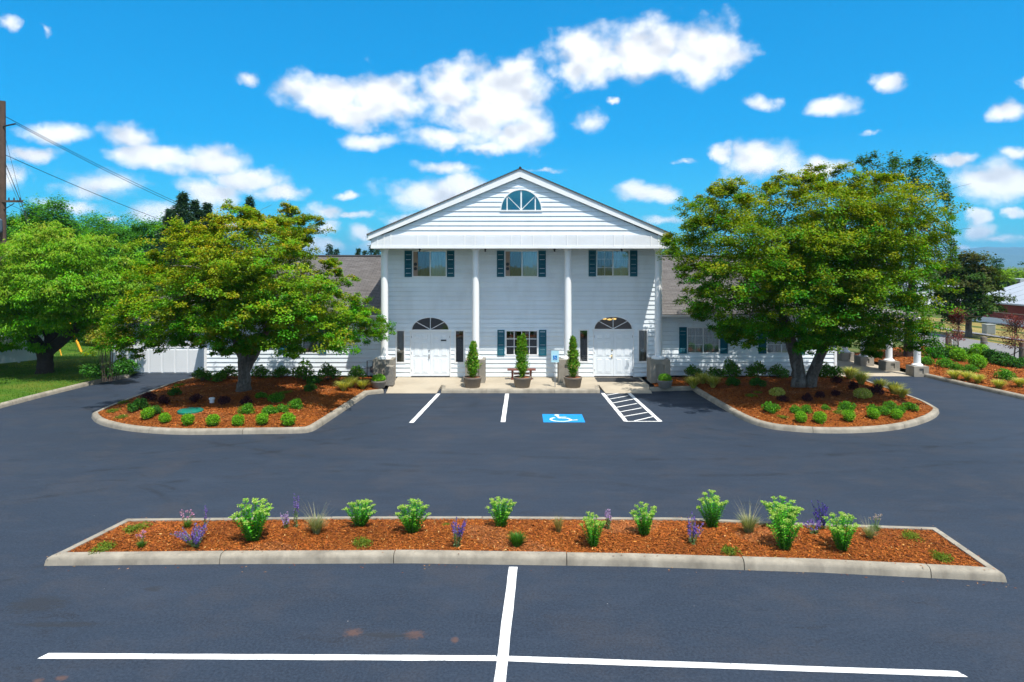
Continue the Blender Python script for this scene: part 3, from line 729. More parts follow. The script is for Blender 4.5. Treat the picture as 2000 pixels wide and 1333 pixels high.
def frame(x0, x1, z0, z1, Y, w=.05, d=.05, out=.035):
    mb = MB(); mb.box(x0-w, x0, Y-out, Y+d, z0-w, z1+w); mb.box(x1, x1+w, Y-out, Y+d, z0-w, z1+w)
    mb.box(x0, x1, Y-out+.002, Y+d, z1, z1+w); mb.box(x0, x1, Y-out+.002, Y+d, z0-w, z0); return mb
def pane(x0, x1, z0, z1, y, par, mat='glass'):
    mb = MB(); mb.box(x0, x1, y, y+.006, z0, z1); return sub(mb, 'pane', mat, par)
def folds(x0, x1, z0, z1, y, par, mat, name='curtain', amp=.03, per=.14):
    n = max(8, int((x1-x0)/per*6)); mb = MB()
    pts = [(x0+(x1-x0)*k/n, y+amp*math.sin(2*math.pi*(x1-x0)*k/n/per)+random.uniform(-.006, .006)) for k in range(n+1)]
    for a, b in zip(pts[:-1], pts[1:]): mb.quad((a[0], a[1], z0), (b[0], b[1], z0), (b[0], b[1], z1), (a[0], a[1], z1))
    return sub(mb, name, mat, par, smooth=True)
def shutter(x0, x1, z0, z1, Y):
    mb = MB(); y0 = Y-.055; w = .055
    mb.box(x0, x0+w, y0, Y-.012, z0, z1); mb.box(x1-w, x1, y0, Y-.012, z0, z1); zm = (z0+z1)/2
    for (a, b) in ((z0, z0+.07), (zm-.035, zm+.035), (z1-.07, z1)): mb.box(x0+w, x1-w, y0+.002, Y-.012, a, b)
    o = part(mb, 'shutter', 'teal')
    for (a, b) in ((z0+.07, zm-.035), (zm+.035, z1-.07)):
        k = max(3, int((b-a)/.05)); mb = MB()
        for i in range(k):
            za = a+(b-a)*i/k; zb = za+(b-a)/k
            mb.quad((x0+w, y0+.008, za), (x1-w, y0+.008, za), (x1-w, y0+.03, zb), (x0+w, y0+.03, zb)); mb.quad((x0+w, y0+.008, za), (x0+w, y0+.032, za), (x1-w, y0+.032, za), (x1-w, y0+.008, za))
        sub(mb, 'louvre', 'teal', o)
    return o
def bars(par, segs, y, w=.018, d=.02, name='muntin', mat='trim'):
    for (a, b, c, e) in segs:
        mb = MB()
        if abs(a-c) < 1e-6: mb.box(a-w/2, a+w/2, y-d, y, min(b, e), max(b, e))
        else: mb.box(min(a, c), max(a, c), y-d-.001, y-.001, b-w/2, b+w/2)
        sub(mb, name, mat, par)
# upper windows: sliders with shutters
for i, (x0, x1, z0, z1) in enumerate(WIN[:3]):
    fo = part(frame(x0+.03, x1-.03, z0+.03, z1-.03, YW, .05), 'window', 'trim')
    xm = (x0+x1)/2 + (.03 if i < 2 else 0)
    gx = x0+.03+(.20 if i < 2 else 0)
    pane(gx, xm-.02, z0+.03, z1-.03, YW+.02, fo, 'glass_dark'); pane(xm+.02, x1-.03, z0+.03, z1-.03, YW+.01, fo)
    bars(fo, [(xm, z0+.03, xm, z1-.03)], YW+.02, .045, .03, 'mullion')
    folds(gx, xm, z0+.03, z1-.06, YW+.16, fo, 'blind' if i < 2 else 'drape')
    folds(xm, x1-.03, z0+.03, z1-.06, YW+.15, fo, 'curtain' if i < 2 else 'drape')
    if i < 2:
        mb = MB(); mb.box(x0+.03, gx-.004, YW-.01, YW+.03, z0+.03, z1-.03); vp = sub(mb, 'vent_panel', 'tan', fo)
        for k, zz in enumerate((.36, .56)):
            mb = MB(); mb.tube([(x0+.125, YW-.011, z0+zz), (x0+.125, YW-.035, z0+zz)], [.078, .07], 16); sub(mb, 'round_vent', 'dark', fo)
    else:
        for (a, b) in ((gx, xm-.02), (xm+.02, x1-.03)):
            bars(fo, [((a+b)/2, z0+.03, (a+b)/2, z1-.03)] + [(a, z0+(z1-z0)*k/3, b, z0+(z1-z0)*k/3) for k in (1, 2)], YW+.03, .014, .012)
    ws = fx(806)-fx(790)
    shutter(x0-ws+.01, x0-.022, z0-.01, z1+.01, YW); shutter(x1+.022, x1+ws-.01, z0-.01, z1+.01, YW)
# lower middle window, twelve panes
x0, x1, z0, z1 = WIN[3]
fo = part(frame(x0+.03, x1-.03, z0+.03, z1-.03, YW, .055), 'window', 'trim')
nx = 4; nz = 3
for i in range(nx):
    for j in range(nz): pane(x0+.03+(x1-x0-.06)*i/nx+.012, x0+.03+(x1-x0-.06)*(i+1)/nx-.012, z0+.03+(z1-z0-.06)*j/nz+.012, z0+.03+(z1-z0-.06)*(j+1)/nz-.012, YW+.012, fo, 'glass_dark')
bars(fo, [(x0+.03+(x1-x0-.06)*i/nx, z0+.03, x0+.03+(x1-x0-.06)*i/nx, z1-.03) for i in (1, 2, 3)] + [(x0+.03, z0+.03+(z1-z0-.06)*j/nz, x1-.03, z0+.03+(z1-z0-.06)*j/nz) for j in (1, 2)], YW+.025, .028, .03)
shutter(fx(971.5), fx(985.5), z0-.02, z1+.03, YW); shutter(fx(1052.5), fx(1067), z0-.02, z1+.03, YW)
# doors
def halfdisc(cx, zb, rx, rz, n=20): return [(cx+rx*math.cos(math.pi*k/n), zb+rz*math.sin(math.pi*k/n)) for k in range(n+1)]
for di, (x0, x1, z0, z1) in enumerate(DOORS):
    dr = part(MB().box(x0, x0+.05, YW-.04, YW+.06, z0, z1).box(x1-.05, x1, YW-.04, YW+.06, z0, z1).box(x0-.03, x1+.03, YW-.042, YW+.06, z1, z1+.10), 'door_frame', 'trim')
    part(MB().box(x0+.05, x1-.05, YW-.05, YW+.05, z0-.01, z0+.025), 'threshold', 'dark')
    xm = (x0+x1)/2
    for s, (a, b) in enumerate(((x0+.054, xm-.003), (xm+.003, x1-.054))):
        leaf = part(MB().box(a, b, YW+.0, YW+.045, z0+.035, z1-.004), 'door', 'door')
        wd = b-a; h = z1-z0
        for (pa, pb) in ((.14, .45), (.55, .86)):
            for (za, zb) in ((.09, .40), (.46, .78), (.83, .94)):
                xa, xb = a+wd*pa, a+wd*pb; A, B = z0+h*za, z0+h*zb
                mb = MB(); mb.box(xa-.014, xa, YW-.010, YW-.0005, A-.014, B+.014).box(xb, xb+.014, YW-.010, YW-.0005, A-.014, B+.014).box(xa, xb, YW-.009, YW-.0005, B, B+.014).box(xa, xb, YW-.009, YW-.0005, A-.014, A)
                mb.frustum(xa+.012, xb-.012, A+.012, B-.012, YW-.0005, YW-.014, .03); sub(mb, 'panel', 'door', leaf)
        hx = a+.008 if s == 0 else b-.008
        for zh in (.12, .5, .86):
            sub(MB().box(hx-.009, hx+.009, YW-.006, YW-.0005, z0+h*zh, z0+h*zh+.10), 'hinge', 'metal', leaf)
        if (s == 0 and di == 0) or (s == 0 and di == 1):
            sub(MB().tube([(b-.06, YW-.001, z0+h*.585), (b-.06, YW-.03, z0+h*.585)], .032, 14), 'deadbolt', 'brass' if di else 'metal', leaf)
            hb = sub(MB().box(b-.085, b-.04, YW-.012, YW-.001, z0+h*.40, z0+h*.50), 'handle_plate', 'brass' if di else 'metal', leaf)
            sub(MB().tube([(b-.062, YW-.012, z0+h*.41), (b-.062, YW-.06, z0+h*.42), (b-.062, YW-.065, z0+h*.46), (b-.062, YW-.012, z0+h*.49)] if di == 0 else [(b-.062, YW-.012, z0+h*.46), (b-.062, YW-.055, z0+h*.46), (b-.17, YW-.06, z0+h*.455)], .012, 8), 'handle', 'brass' if di else 'dark', leaf)
    if di == 0:                                                     # small dark plaque with a row of numerals
        pl = part(MB().box(xm+.46, xm+.70, YW-.024, YW-.015, z0+1.60, z0+1.66), 'plaque', 'dark')
    cx, zb, rx, rz = FANS[di]
    pts = halfdisc(cx, zb, rx, rz); mb = MB()
    ring = halfdisc(cx, zb, rx+.035, rz+.035)
    for k in range(20):
        a, b, c, d_ = pts[k], pts[k+1], ring[k+1], ring[k]
        mb.add([(a[0], YW-.045, a[1]), (b[0], YW-.045, b[1]), (c[0], YW-.045, c[1]), (d_[0], YW-.045, d_[1]), (a[0], YW+.05, a[1]), (b[0], YW+.05, b[1]), (c[0], YW-.0, c[1]), (d_[0], YW-.0, d_[1])], [(0, 1, 2, 3), (0, 4, 5, 1), (3, 2, 6, 7)])
    fan = part(mb, 'fanlight', 'trim')
    ang = [0, 40, 90, 140, 180]
    for a0, a1 in zip(ang[:-1], ang[1:]):
        mb = MB(); w = [(cx, zb)]+[(cx+rx*math.cos(R(a0+(a1-a0)*k/6)), zb+rz*math.sin(R(a0+(a1-a0)*k/6))) for k in range(7)]
        mb.poly([(p[0], YW+.02, p[1]) for p in w]); sub(mb, 'pane', 'glass_dark', fan)
    for a in (40, 90, 140):
        mb = MB(); mb.tube([(cx, YW+.005, zb+.01), (cx+rx*math.cos(R(a)), YW+.005, zb+rz*math.sin(R(a)))], .017, 4); sub(mb, 'spoke', 'trim', fan)
    for k, (x0s, x1s, z0s, z1s) in enumerate(SIDE[2*di:2*di+2]):
        so = part(frame(x0s+.02, x1s-.02, z0s+.02, z1s-.02, YW, .06), 'sidelight', 'trim')
        pane(x0s+.02, x1s-.02, z0s+.02, z1s-.02, YW+.02, so, 'glass' if (k == 0) == (di == 0) else 'glass_dark')
        if not (di == 0 and k == 1): folds(x0s-.02, x1s-.08, z0s-.04, z1s+.04, YW+.30, so, 'drape' if di == 0 else 'blind', per=.2)
# chandelier seen through the right fanlight
ch = part(MB().tube([(4.55, 31.9, 2.62), (4.55, 31.9, 3.19)], .012, 6), 'chandelier', 'brass')
m, t, out = material('lamp_glow'); e = t.new('ShaderNodeEmission', i_Strength=2.2); e.inputs[0].default_value = (1, .62, .18, 1); t.l.new(e.outputs[0], out.inputs[0]); M['glow'] = m
for k in range(3):
    a = k*2.1+.4; sub(MB().lathe([(.02, .06), (.09, .05), (.11, 0), (.02, -.02)], (4.55+.26*math.cos(a), 31.9+.26*math.sin(a), 2.60), 10), 'lamp_shade', 'glow', ch)
    sub(MB().tube([(4.55, 31.9, 2.64), (4.55+.26*math.cos(a), 31.9+.26*math.sin(a), 2.66)], .01, 5), 'arm', 'brass', ch)

# portico: piers, columns, ceiling, frieze, gable, roof
CX = [(751-1000)*29.35/F, (929-1000)*29.35/F, (1109-1000)*29.35/F, (1286-1000)*29.35/F]
for i, x in enumerate(CX):
    y = 29.35; ps = .42
    mb = MB(); z0, z1 = .13, 1.12
    b = .0; xa, xb, ya, yb = x-ps, x+ps, y-ps, y+ps
    # body with a recessed rectangular slot on the front
    ix0, ix1, iz0, iz1 = x-.17, x+.17, .34, .92
    mb.box(xa, xb, ya+.06, yb, z0, z1); mb.box(xa, ix0, ya, ya+.06, z0, z1).box(ix1, xb, ya, ya+.06, z0, z1).box(ix0, ix1, ya, ya+.06, z0, iz0).box(ix0, ix1, ya, ya+.06, iz1, z1)
    pier = part(mb, 'pier', 'pier')
    sub(MB().lathe([(ps*.0+.30, 0), (.30, .05), (.26, .06), (.25, .10), (.175, .12)], (x, y, z1), 28), 'column_base', 'column', pier, smooth=True)
    mb = MB(); mb.lathe([(.158, z1+.1), (.160, z1+.9), (.157, 3.2), (.145, ZC-.16), (.145, ZC-.12), (.18, ZC-.07), (.19, ZC-.001)], (x, y, 0), 32)
    part(mb, 'column', 'column', smooth=True)
part(MB().box(-5.95, 6.69, YF+.02, YW+.3, ZC, ZC+.05), 'porch_ceiling', 'soffit')
for px in (820, 948, 1083, 1214):
    x = (px-1000)*29.9/F; cl = part(MB().lathe([(.05, .03), (.055, -.01), (.03, -.03)], (x, 29.9, ZC-.03), 12), 'ceiling_light', 'dark'); sub(MB().tube([(x, 29.88, ZC-.05), (x, 29.82, ZC-.12)], .035, 10), 'lamp_head', 'dark', cl)
FZ0, FZ1 = ZC-.02, 6.394
fr = part(MB().box(-5.94, 6.68, YF+.0, YF+.10, FZ0+.06, FZ1), 'frieze', 'frieze')
sub(MB().box(-5.95, 6.69, YF-.03, YF+.11, FZ0, FZ0+.10), 'bottom_board', 'trim', fr)
bx = [737.5, 750.5, 763.5, 815.5, 836.5, 855.5, 908, 928, 947.5, 999, 1018.5, 1042, 1078, 1108, 1127.5, 1181, 1200, 1219.5, 1272, 1286.5, 1300]
for p in bx:
    x = (p-1000)*YF/F; sub(MB().box(x-.03, x+.03, YF-.020, YF-.001, FZ0+.10, FZ1+.03), 'batten', 'trim', fr)
for a, b in zip([-5.95]+[(p-1000)*YF/F for p in bx], [(p-1000)*YF/F for p in bx]+[6.69]):
    if b-a > .14: sub(MB().box(a+.034, b-.034, YF-.008, YF-.001, FZ0+.102, FZ1-.035), 'frieze_panel', 'frieze', fr)
for xa_ in (-5.95, 6.64): part(MB().box(xa_, xa_+.05, YF+.112, 33, FZ0, FZ1-.02), 'side_frieze', 'frieze')
AX, AZ = .345, 9.17; EX0, EX1, EZ = -6.05, 6.72, 6.43
slL = (AZ-EZ)/(AX-EX0); slR = (AZ-EZ)/(EX1-AX)
gw = ((fxg := (979-1000)*YF/F), (1057-1000)*YF/F); gcx = (gw[0]+gw[1])/2; grx = (gw[1]-gw[0])/2; gzb = H-(410.5-HZ)*YF/F
siding('gable_wall', -5.9, 6.6, FZ1, AZ-.2, YF+.06, .2, (), [(gcx, gzb, grx, grx*1.0)], lambda z: EX0+.12+(z-EZ+.25)/slL, lambda z: EX1-.12-(z-EZ+.25)/slR)
pts = halfdisc(gcx, gzb, grx, grx, 24); ring = halfdisc(gcx, gzb, grx+.045, grx+.045, 24); mb = MB(); Y = YF+.06
for k in range(24):
    a, b, c, d_ = pts[k], pts[k+1], ring[k+1], ring[k]
    mb.add([(a[0], Y-.05, a[1]), (b[0], Y-.05, b[1]), (c[0], Y-.05, c[1]), (d_[0], Y-.05, d_[1]), (a[0], Y+.06, a[1]), (b[0], Y+.06, b[1]), (c[0], Y, c[1]), (d_[0], Y, d_[1])], [(0, 1, 2, 3), (0, 4, 5, 1), (3, 2, 6, 7)])
mb.box(gcx-grx-.05, gcx+grx+.05, Y-.055, Y+.06, gzb-.06, gzb)
gwin = part(mb, 'half_round_window', 'trim')
e = grx*math.cos(R(45))
for (xa, xb) in ((-grx+.002, -e-.02), (-e+.02, -.02), (.02, e-.02), (e+.02, grx-.002)):
    top = [(x, math.sqrt(max(0, grx*grx-x*x))) for x in np.linspace(xa, xb, 8)]
    mb = MB(); mb.poly([(gcx+xa, Y+.03, gzb), (gcx+xb, Y+.03, gzb)]+[(gcx+x, Y+.03, gzb+z) for x, z in reversed(top)]); sub(mb, 'pane', 'glass_sky_tint', gwin)
sub(MB().box(gcx-.03, gcx+.03, Y-.01, Y+.025, gzb, gzb+grx), 'mullion', 'trim', gwin)
for s in (-1, 1):
    sub(MB().box(gcx+s*e-.022, gcx+s*e+.022, Y-.008, Y+.025, gzb, gzb+e), 'mullion', 'trim', gwin)
    sub(MB().tube([(gcx+s*.02, Y+.008, gzb+.02), (gcx+s*e, Y+.008, gzb+e)], .02, 4), 'spoke', 'trim', gwin)
# attic backing so that the half round window looks into a dim attic
part(MB().quad((-5, YF+.9, FZ1), (5.7, YF+.9, FZ1), (4.6, YF+.9, 7.1), (-4, YF+.9, 7.1)).quad((-2.6, YF+.91, 7.1), (3.3, YF+.91, 7.1), (AX+1, YF+.91, 8.5), (AX-1, YF+.91, 8.5)), 'attic_wall', 'interior')
# rake boards, soffits and roof slopes
YR0, YR1 = 28.66, 42.3
for s, ex, sl in ((-1, EX0, slL), (1, EX1, slR)):
    th = .30; mb = MB()
    P0 = (ex, EZ); P1 = (AX, AZ)
    mb.add([(ex, YR0, EZ-.01), (ex, YR0, EZ-.01-th*.75), (AX, YR0, AZ-th*1.12), (AX, YR0, AZ), (ex, YR0+.05, EZ-.01), (ex, YR0+.05, EZ-.01-th*.75), (AX, YR0+.05, AZ-th*1.12), (AX, YR0+.05, AZ)],
           [(0, 1, 2, 3), (4, 7, 6, 5), (0, 4, 5, 1), (1, 5, 6, 2)])
    part(mb, 'rake_board', 'trim')
    mb = MB(); mb.quad((ex+(-s)*.02, YR0+.05, EZ-.12), (AX, YR0+.05, AZ-.14), (AX, YF+.1, AZ-.14), (ex+(-s)*.02, YF+.1, EZ-.12)); part(mb, 'rake_soffit', 'trim')
    mb = MB(); k = 46; ox = ex+s*.05; oz = EZ-.05*sl+.02
    for i in range(k):
        f0, f1 = i/k, (i+1)/k; xa, za = ox+(AX-ox)*f0, oz+(AZ+.03-oz)*f0; xb, zb = ox+(AX-ox)*f1, oz+(AZ+.03-oz)*f1
        mb.quad((xa, YR0-.04, za+.022), (xa, YR1, za+.022), (xb, YR1, zb+.012), (xb, YR0-.04, zb+.012)); mb.quad((xa, YR0-.04, za), (xa, YR1, za), (xa, YR1, za+.022), (xa, YR0-.04, za+.022))
    mb.quad((ox, YR0-.04, oz), (AX, YR0-.04, AZ+.03), (AX, YR0-.04, AZ-.0), (ox, YR0-.04, oz-.03)); mb.quad((ox, YR0-.04, oz-.03), (AX, YR0-.04, AZ), (AX, YR1, AZ), (ox, YR1, oz-.03))
    part(mb, 'roof_slope', 'shingle')
    part(MB().box(min(ex, ex+s*.06), max(ex, ex+s*.06), YR0+.02, YR1, EZ-.24, EZ-.03), 'eave_board', 'trim')
part(MB().tube([(AX, YR0-.05, AZ+.045), (AX, YR1, AZ+.045)], [.06, .06], 6), 'ridge_cap', 'dark')

# wings: siding, eaves, stepped shingle roofs
YG = 31.0
def wing(xa, xb, rects, s):
    siding('wing_wall', xa, xb, .12, 2.86, YG, .2, rects)
    ye, ze, yr, zr = YG-.55, 2.93, 36.8, H-(502-HZ)*36.8/F
    oa, ob = (xa-.35, xb) if s < 0 else (xa, xb+.35)
    mb = MB(); k = 44
    for i in range(k):
        f0, f1 = i/k, (i+1)/k; ya, za, yb, zb = ye+(yr-ye)*f0, ze+(zr-ze)*f0, ye+(yr-ye)*f1, ze+(zr-ze)*f1
        mb.quad((oa, ya, za+.026), (ob, ya, za+.026), (ob, yb, zb+.010), (oa, yb, zb+.010)); mb.quad((oa, ya, za), (ob, ya, za), (ob, ya, za+.026), (oa, ya, za+.026))
    mb.quad((oa, yr, zr+.01), (ob, yr, zr+.01), (ob, 2*yr-ye, ze), (oa, 2*yr-ye, ze)); part(mb, 'roof_slope', 'shingle')
    part(MB().tube([(oa, yr, zr+.03), (ob, yr, zr+.03)], .07, 6), 'ridge_cap', 'dark')
    part(MB().box(oa, ob, ye+.005, YG-.03, ze-.10, ze-.08), 'eave_soffit', 'soffit')
    gut = MB(); gut.add([(x, y, z) for x in (oa, ob) for y, z in ((ye, ze-.10), (ye-.07, ze-.09), (ye-.10, ze-.01), (ye-.085, ze-.01), (ye-.01, ze-.02))], [(0, 1, 6, 5), (1, 2, 7, 6), (2, 3, 8, 7), (3, 4, 9, 8), (4, 0, 5, 9), (0, 4, 3, 2, 1), (5, 6, 7, 8, 9)]); part(gut, 'gutter', 'trim')
    xe = xa if s < 0 else xb
    yb_ = 2*yr-YG; part(MB().poly([(xe, YG+.01, .1), (xe, yb_, .1), (xe, yb_, 2.86), (xe, yr, zr-.1), (xe, YG+.01, 2.86)]), 'end_wall', 'white')
    part(MB().box(min(xe, xe+s*.02)-.05*(s > 0)*0, max(xe, xe+s*.02)+.0, YG-.045, YG+.06, .1, 2.86).box(xe-.10 if s > 0 else xe, xe if s > 0 else xe+.10, YG-.048, YG-.03, .1, 2.86), 'corner_board', 'trim')
    part(MB().quad((xa, yb_, .1), (xb, yb_, .1), (xb, yb_, 2.9), (xa, yb_, 2.9)).quad((xa, 34, .1), (xb, 34, .1), (xb, 34, 2.9), (xa, 34, 2.9)).quad((xa, YG, 2.87), (xb, YG, 2.87), (xb, 34, 2.87), (xa, 34, 2.87)), 'inner_wall', 'interior')
def wx(px): return (px-1000)*YG/F
def wz(py): return H-(py-HZ)*YG/F
rw = [(wx(1342), wx(1405), wz(690), wz(640)), (wx(1497), wx(1556), wz(690), wz(640))]
lw_ = [(wx(560), wx(622), wz(690), wz(640))]
wing(-13.95, -5.56, lw_, -1); wing(6.43, 14.72, rw, 1)
for (x0, x1, z0, z1) in rw+lw_:
    fo = part(frame(x0+.03, x1-.03, z0+.03, z1-.03, YG, .05), 'window', 'trim'); xm = (x0+x1)/2
    pane(x0+.03, xm-.02, z0+.03, z1-.03, YG+.02, fo); pane(xm+.02, x1-.03, z0+.03, z1-.03, YG+.012, fo)
    bars(fo, [(xm, z0+.03, xm, z1-.03)], YG+.02, .045, .03, 'mullion')
    for (a, b) in ((x0+.03, xm-.02), (xm+.02, x1-.03)):
        bars(fo, [((a+b)/2, z0+.03, (a+b)/2, z1-.03)] + [(a, z0+(z1-z0)*k/3, b, z0+(z1-z0)*k/3) for k in (1, 2)], YG+.03, .014, .012)
    folds(x0, x1, z0, z1, YG+.15, fo, 'curtain')
    shutter(x0-.37, x0-.025, z0-.02, z1+.02, YG); shutter(x1+.025, x1+.37, z0-.02, z1+.02, YG)
# canopy over the side drive: short white columns on concrete piers, flat roof
PX = [(18.85, 31.75), (18.45, 33.4), (18.1, 35.1), (17.95, 36.8)]
for (x, y) in PX:
    ps = .34; mb = MB(); z0, z1 = .0, .47; xa, xb, ya, yb = x-ps, x+ps, y-ps, y+ps
    mb.box(xa, xb, ya+.05, yb, z0, z1); mb.box(xa, x-.10, ya, ya+.05, z0, z1).box(x+.10, xb, ya, ya+.05, z0, z1).box(x-.10, x+.10, ya, ya+.05, z0, .14).box(x-.10, x+.10, ya, ya+.05, .38, z1)
    pier = part(mb, 'pier', 'pier'); sub(MB().lathe([(.24, 0), (.24, .05), (.17, .10)], (x, y, z1), 24), 'column_base', 'column', pier, smooth=True)
    part(MB().lathe([(.15, z1+.09), (.15, 2.55), (.20, 2.62), (.20, 2.70)], (x, y, 0), 24), 'column', 'column', smooth=True)
part(MB().box(14.75, 18.7, 31.4, 37.6, 2.7, 2.95), 'canopy', 'canopy')

# garage in the left corner
gar = empty('garage', (-16.5, 32.3, 0)); tag(gar, 'low white garage with wide panelled doors beside the wing', 'garage')
GI = Matrix.Translation(gar.location).inverted()
def gp(mb, name, mat, par=None):
    o = mb.build(name, M[mat]); o.parent = par or gar
    if par is None: o.matrix_parent_inverse = GI
    return o
gp(MB().box(-19.0, -13.98, 32.35, 38, 0, 2.5), 'wall', 'fence')
for (a, b) in ((-17.75, -14.1), (-18.95, -17.85)):
    d_ = gp(MB().box(a, b, 32.28, 32.345, .03, 2.15), 'door', 'fence'); k = max(1, round((b-a)/.62))
    for i in range(k):
        xa, xb = a+(b-a)*i/k+.03, a+(b-a)*(i+1)/k-.03
        for (za, zb) in ((.06, 1.15), (1.2, 2.12)): gp(MB().frustum(xa, xb, za, zb, 32.279, 32.262, .02), 'panel', 'fence', d_)
gp(MB().add([(-19.5, 31.9, 2.45), (-13.96, 31.9, 2.45), (-13.96, 35.2, 3.75), (-19.5, 35.2, 3.75), (-19.5, 38.5, 2.45), (-13.96, 38.5, 2.45), (-19.5, 31.9, 2.55), (-13.96, 31.9, 2.55), (-13.96, 35.2, 3.87), (-19.5, 35.2, 3.87), (-19.5, 38.5, 2.55), (-13.96, 38.5, 2.55)],
   [(0, 1, 2, 3), (3, 2, 5, 4), (6, 9, 8, 7), (9, 10, 11, 8), (0, 6, 7, 1), (0, 3, 9, 6), (3, 4, 10, 9)]), 'roof', 'shingle')
# ------------------------------------------------------------------ things by the front doors
def thing(name, loc, label, cat, group=None, rz=0): return tag(empty(name, loc, rz), label, cat, group)
def cp(mb, name, mat, par, **k):
    o = mb.build(name, M[mat] if isinstance(mat, str) else mat, par, **k); return o
ZW = .135
ORD = ['first','second','third','fourth','fifth','sixth','seventh','eighth','ninth','tenth','eleventh','twelfth']
def rank(L_, i, rev=False, key=None):
    '''ordinal of entry i along the bed, counted from the portico side, among entries of the same sort'''
    idx = [j for j in range(len(L_)) if key is None or L_[j][key] == L_[i][key]]; idx.sort(key=lambda j: L_[j][0], reverse=rev); return ORD[idx.index(i)]
# bench
b = thing('bench', (.42, 29.95, ZW), 'low red brown wooden bench under the twelve pane window', 'bench')
for k in range(3): cp(MB().box(-.62, .62, -.20+.135*k, -.20+.135*k+.125, .40, .445), 'seat_plank', 'wood_red', b)
for s in (-1, 1):
    cp(MB().box(s*.40-.05, s*.40+.05, -.17, .17, .33, .398).box(s*.40-.045, s*.40+.045, -.04, .04, .06, .33).box(s*.40-.055, s*.40+.055, -.18, .18, 0, .06), 'leg', 'wood_red', b)
cp(MB().box(-.345, .345, -.025, .025, .20, .27), 'stretcher', 'wood_red', b)
# litter urn
u = thing('litter_bin', ((760-1000)*28.35/F, 28.45, ZW), 'square pebble finish litter bin against the corner pier', 'litter bin')
cp(MB().box(-.19, .19, -.19, .19, 0, .76), 'body', 'aggregate', u, bevel=.02); cp(MB().box(-.175, .175, -.175, .175, .761, .80), 'lid', 'pier', u, bevel=.015)
# gas meter
g = thing('gas_meter', ((722-1000)*30.75/F, 30.78, .14), 'blue grey gas meter and pipes on the wing wall', 'gas meter')
cp(MB().tube([(-.12, 0, 0), (-.12, 0, .68), (.13, 0, .68), (.13, 0, .45)], .022, 8), 'pipe', 'dark', g)
cp(MB().tube([(-.30, 0, .36), (.10, 0, .36)], .018, 8), 'pipe', 'bluegrey', g)
cp(MB().lathe([(.02, -.05), (.12, -.04), (.12, .02), (.05, .07), (.02, .08)], (-.34, 0, .36), 16), 'regulator', 'bluegrey', g)
cp(MB().box(.03, .25, -.10, .08, .16, .44), 'meter_body', 'bluegrey', g, bevel=.03); cp(MB().tube([(.14, -.101, .33), (.14, -.125, .33)], .06, 14), 'dial', 'metal', g)
# door mat
x0, x1 = (1163-1000)*30/F, (1249-1000)*30/F
dm = thing('door_mat', ((x0+x1)/2, 29.75, ZW+.003), 'dark grey ribbed mat before the double door with brass handle', 'door mat')
w = (x1-x0)/2; cp(MB().box(-w, w, -.52, .52, 0, .012), 'backing', 'rubber', dm)
for k in range(15): cp(MB().box(-w+.06, w-.06, -.47+.066*k, -.47+.066*k+.04, .012, .022), 'rib', 'rubber', dm)
# accessible parking sign
s = thing('parking_sign', ((1084-1000)*28.0/F, 28.0, .13), 'pale blue accessible parking sign on a thin steel post', 'sign')
cp(MB().box(-.018, .018, -.012, .012, 0, 1.25), 'post', 'metal', s)
cp(MB().box(-.155, .155, -.022, -.013, 1.02, 1.50), 'plate', 'signplate', s, bevel=.004)
cp(MB().box(-.085, .085, -.026, -.0225, 1.12, 1.30), 'blue_panel', 'bluesign', s)
mb = MB(); wc = [(-.02, .145), (-.012, .085), (.035, .085), (.05, .035), (.07, .045)]
for (a, c) in zip(wc[:-1], wc[1:]): mb.tube([(a[0], -.0275, 1.12+a[1]), (c[0], -.0275, 1.12+c[1])], .006, 4)
mb.tube([(-.01+.042*math.cos(R(q_)), -.0275, 1.185+.042*math.sin(R(q_))-.012) for q_ in range(130, 345, 20)], .005, 4); mb.tube([(-.02, -.0285, 1.28), (-.02, -.0265, 1.28)], .012, 8)
cp(mb, 'wheelchair_symbol', 'line', s)
# lid and pipe cap in the left bed
def bz(key, x, y): return float(bedz(key, [(x, y)])[0])
q = G(372, 807, .25); l = thing('irrigation_lid', (q.x, q.y, bz('left', q.x, q.y)), 'round green plastic access lid in the mulch', 'access lid')
cp(MB().lathe([(.40, -.05), (.40, .05), (.37, .075), (.30, .085), (.0, .09)], (0, 0, 0), 32), 'cover', 'lid', l, smooth=True)
for k in range(6): cp(MB().lathe([(.022, 0), (.022, .012), (.01, .016)], (.34*math.cos(k*1.047), .34*math.sin(k*1.047), .08), 8), 'bolt', 'metal', l)
q = G(414, 789, .28); l = thing('pipe_cap', (q.x, q.y, bz('left', q.x, q.y)), 'small white pipe cap standing in the mulch', 'pipe cap')
cp(MB().lathe([(.075, -.05), (.075, .13)], (0, 0, 0), 16), 'pipe', 'fence', l, smooth=True); cp(MB().lathe([(.10, .12), (.10, .17), (.07, .19)], (0, 0, 0), 16), 'cap', 'fence', l, smooth=True)

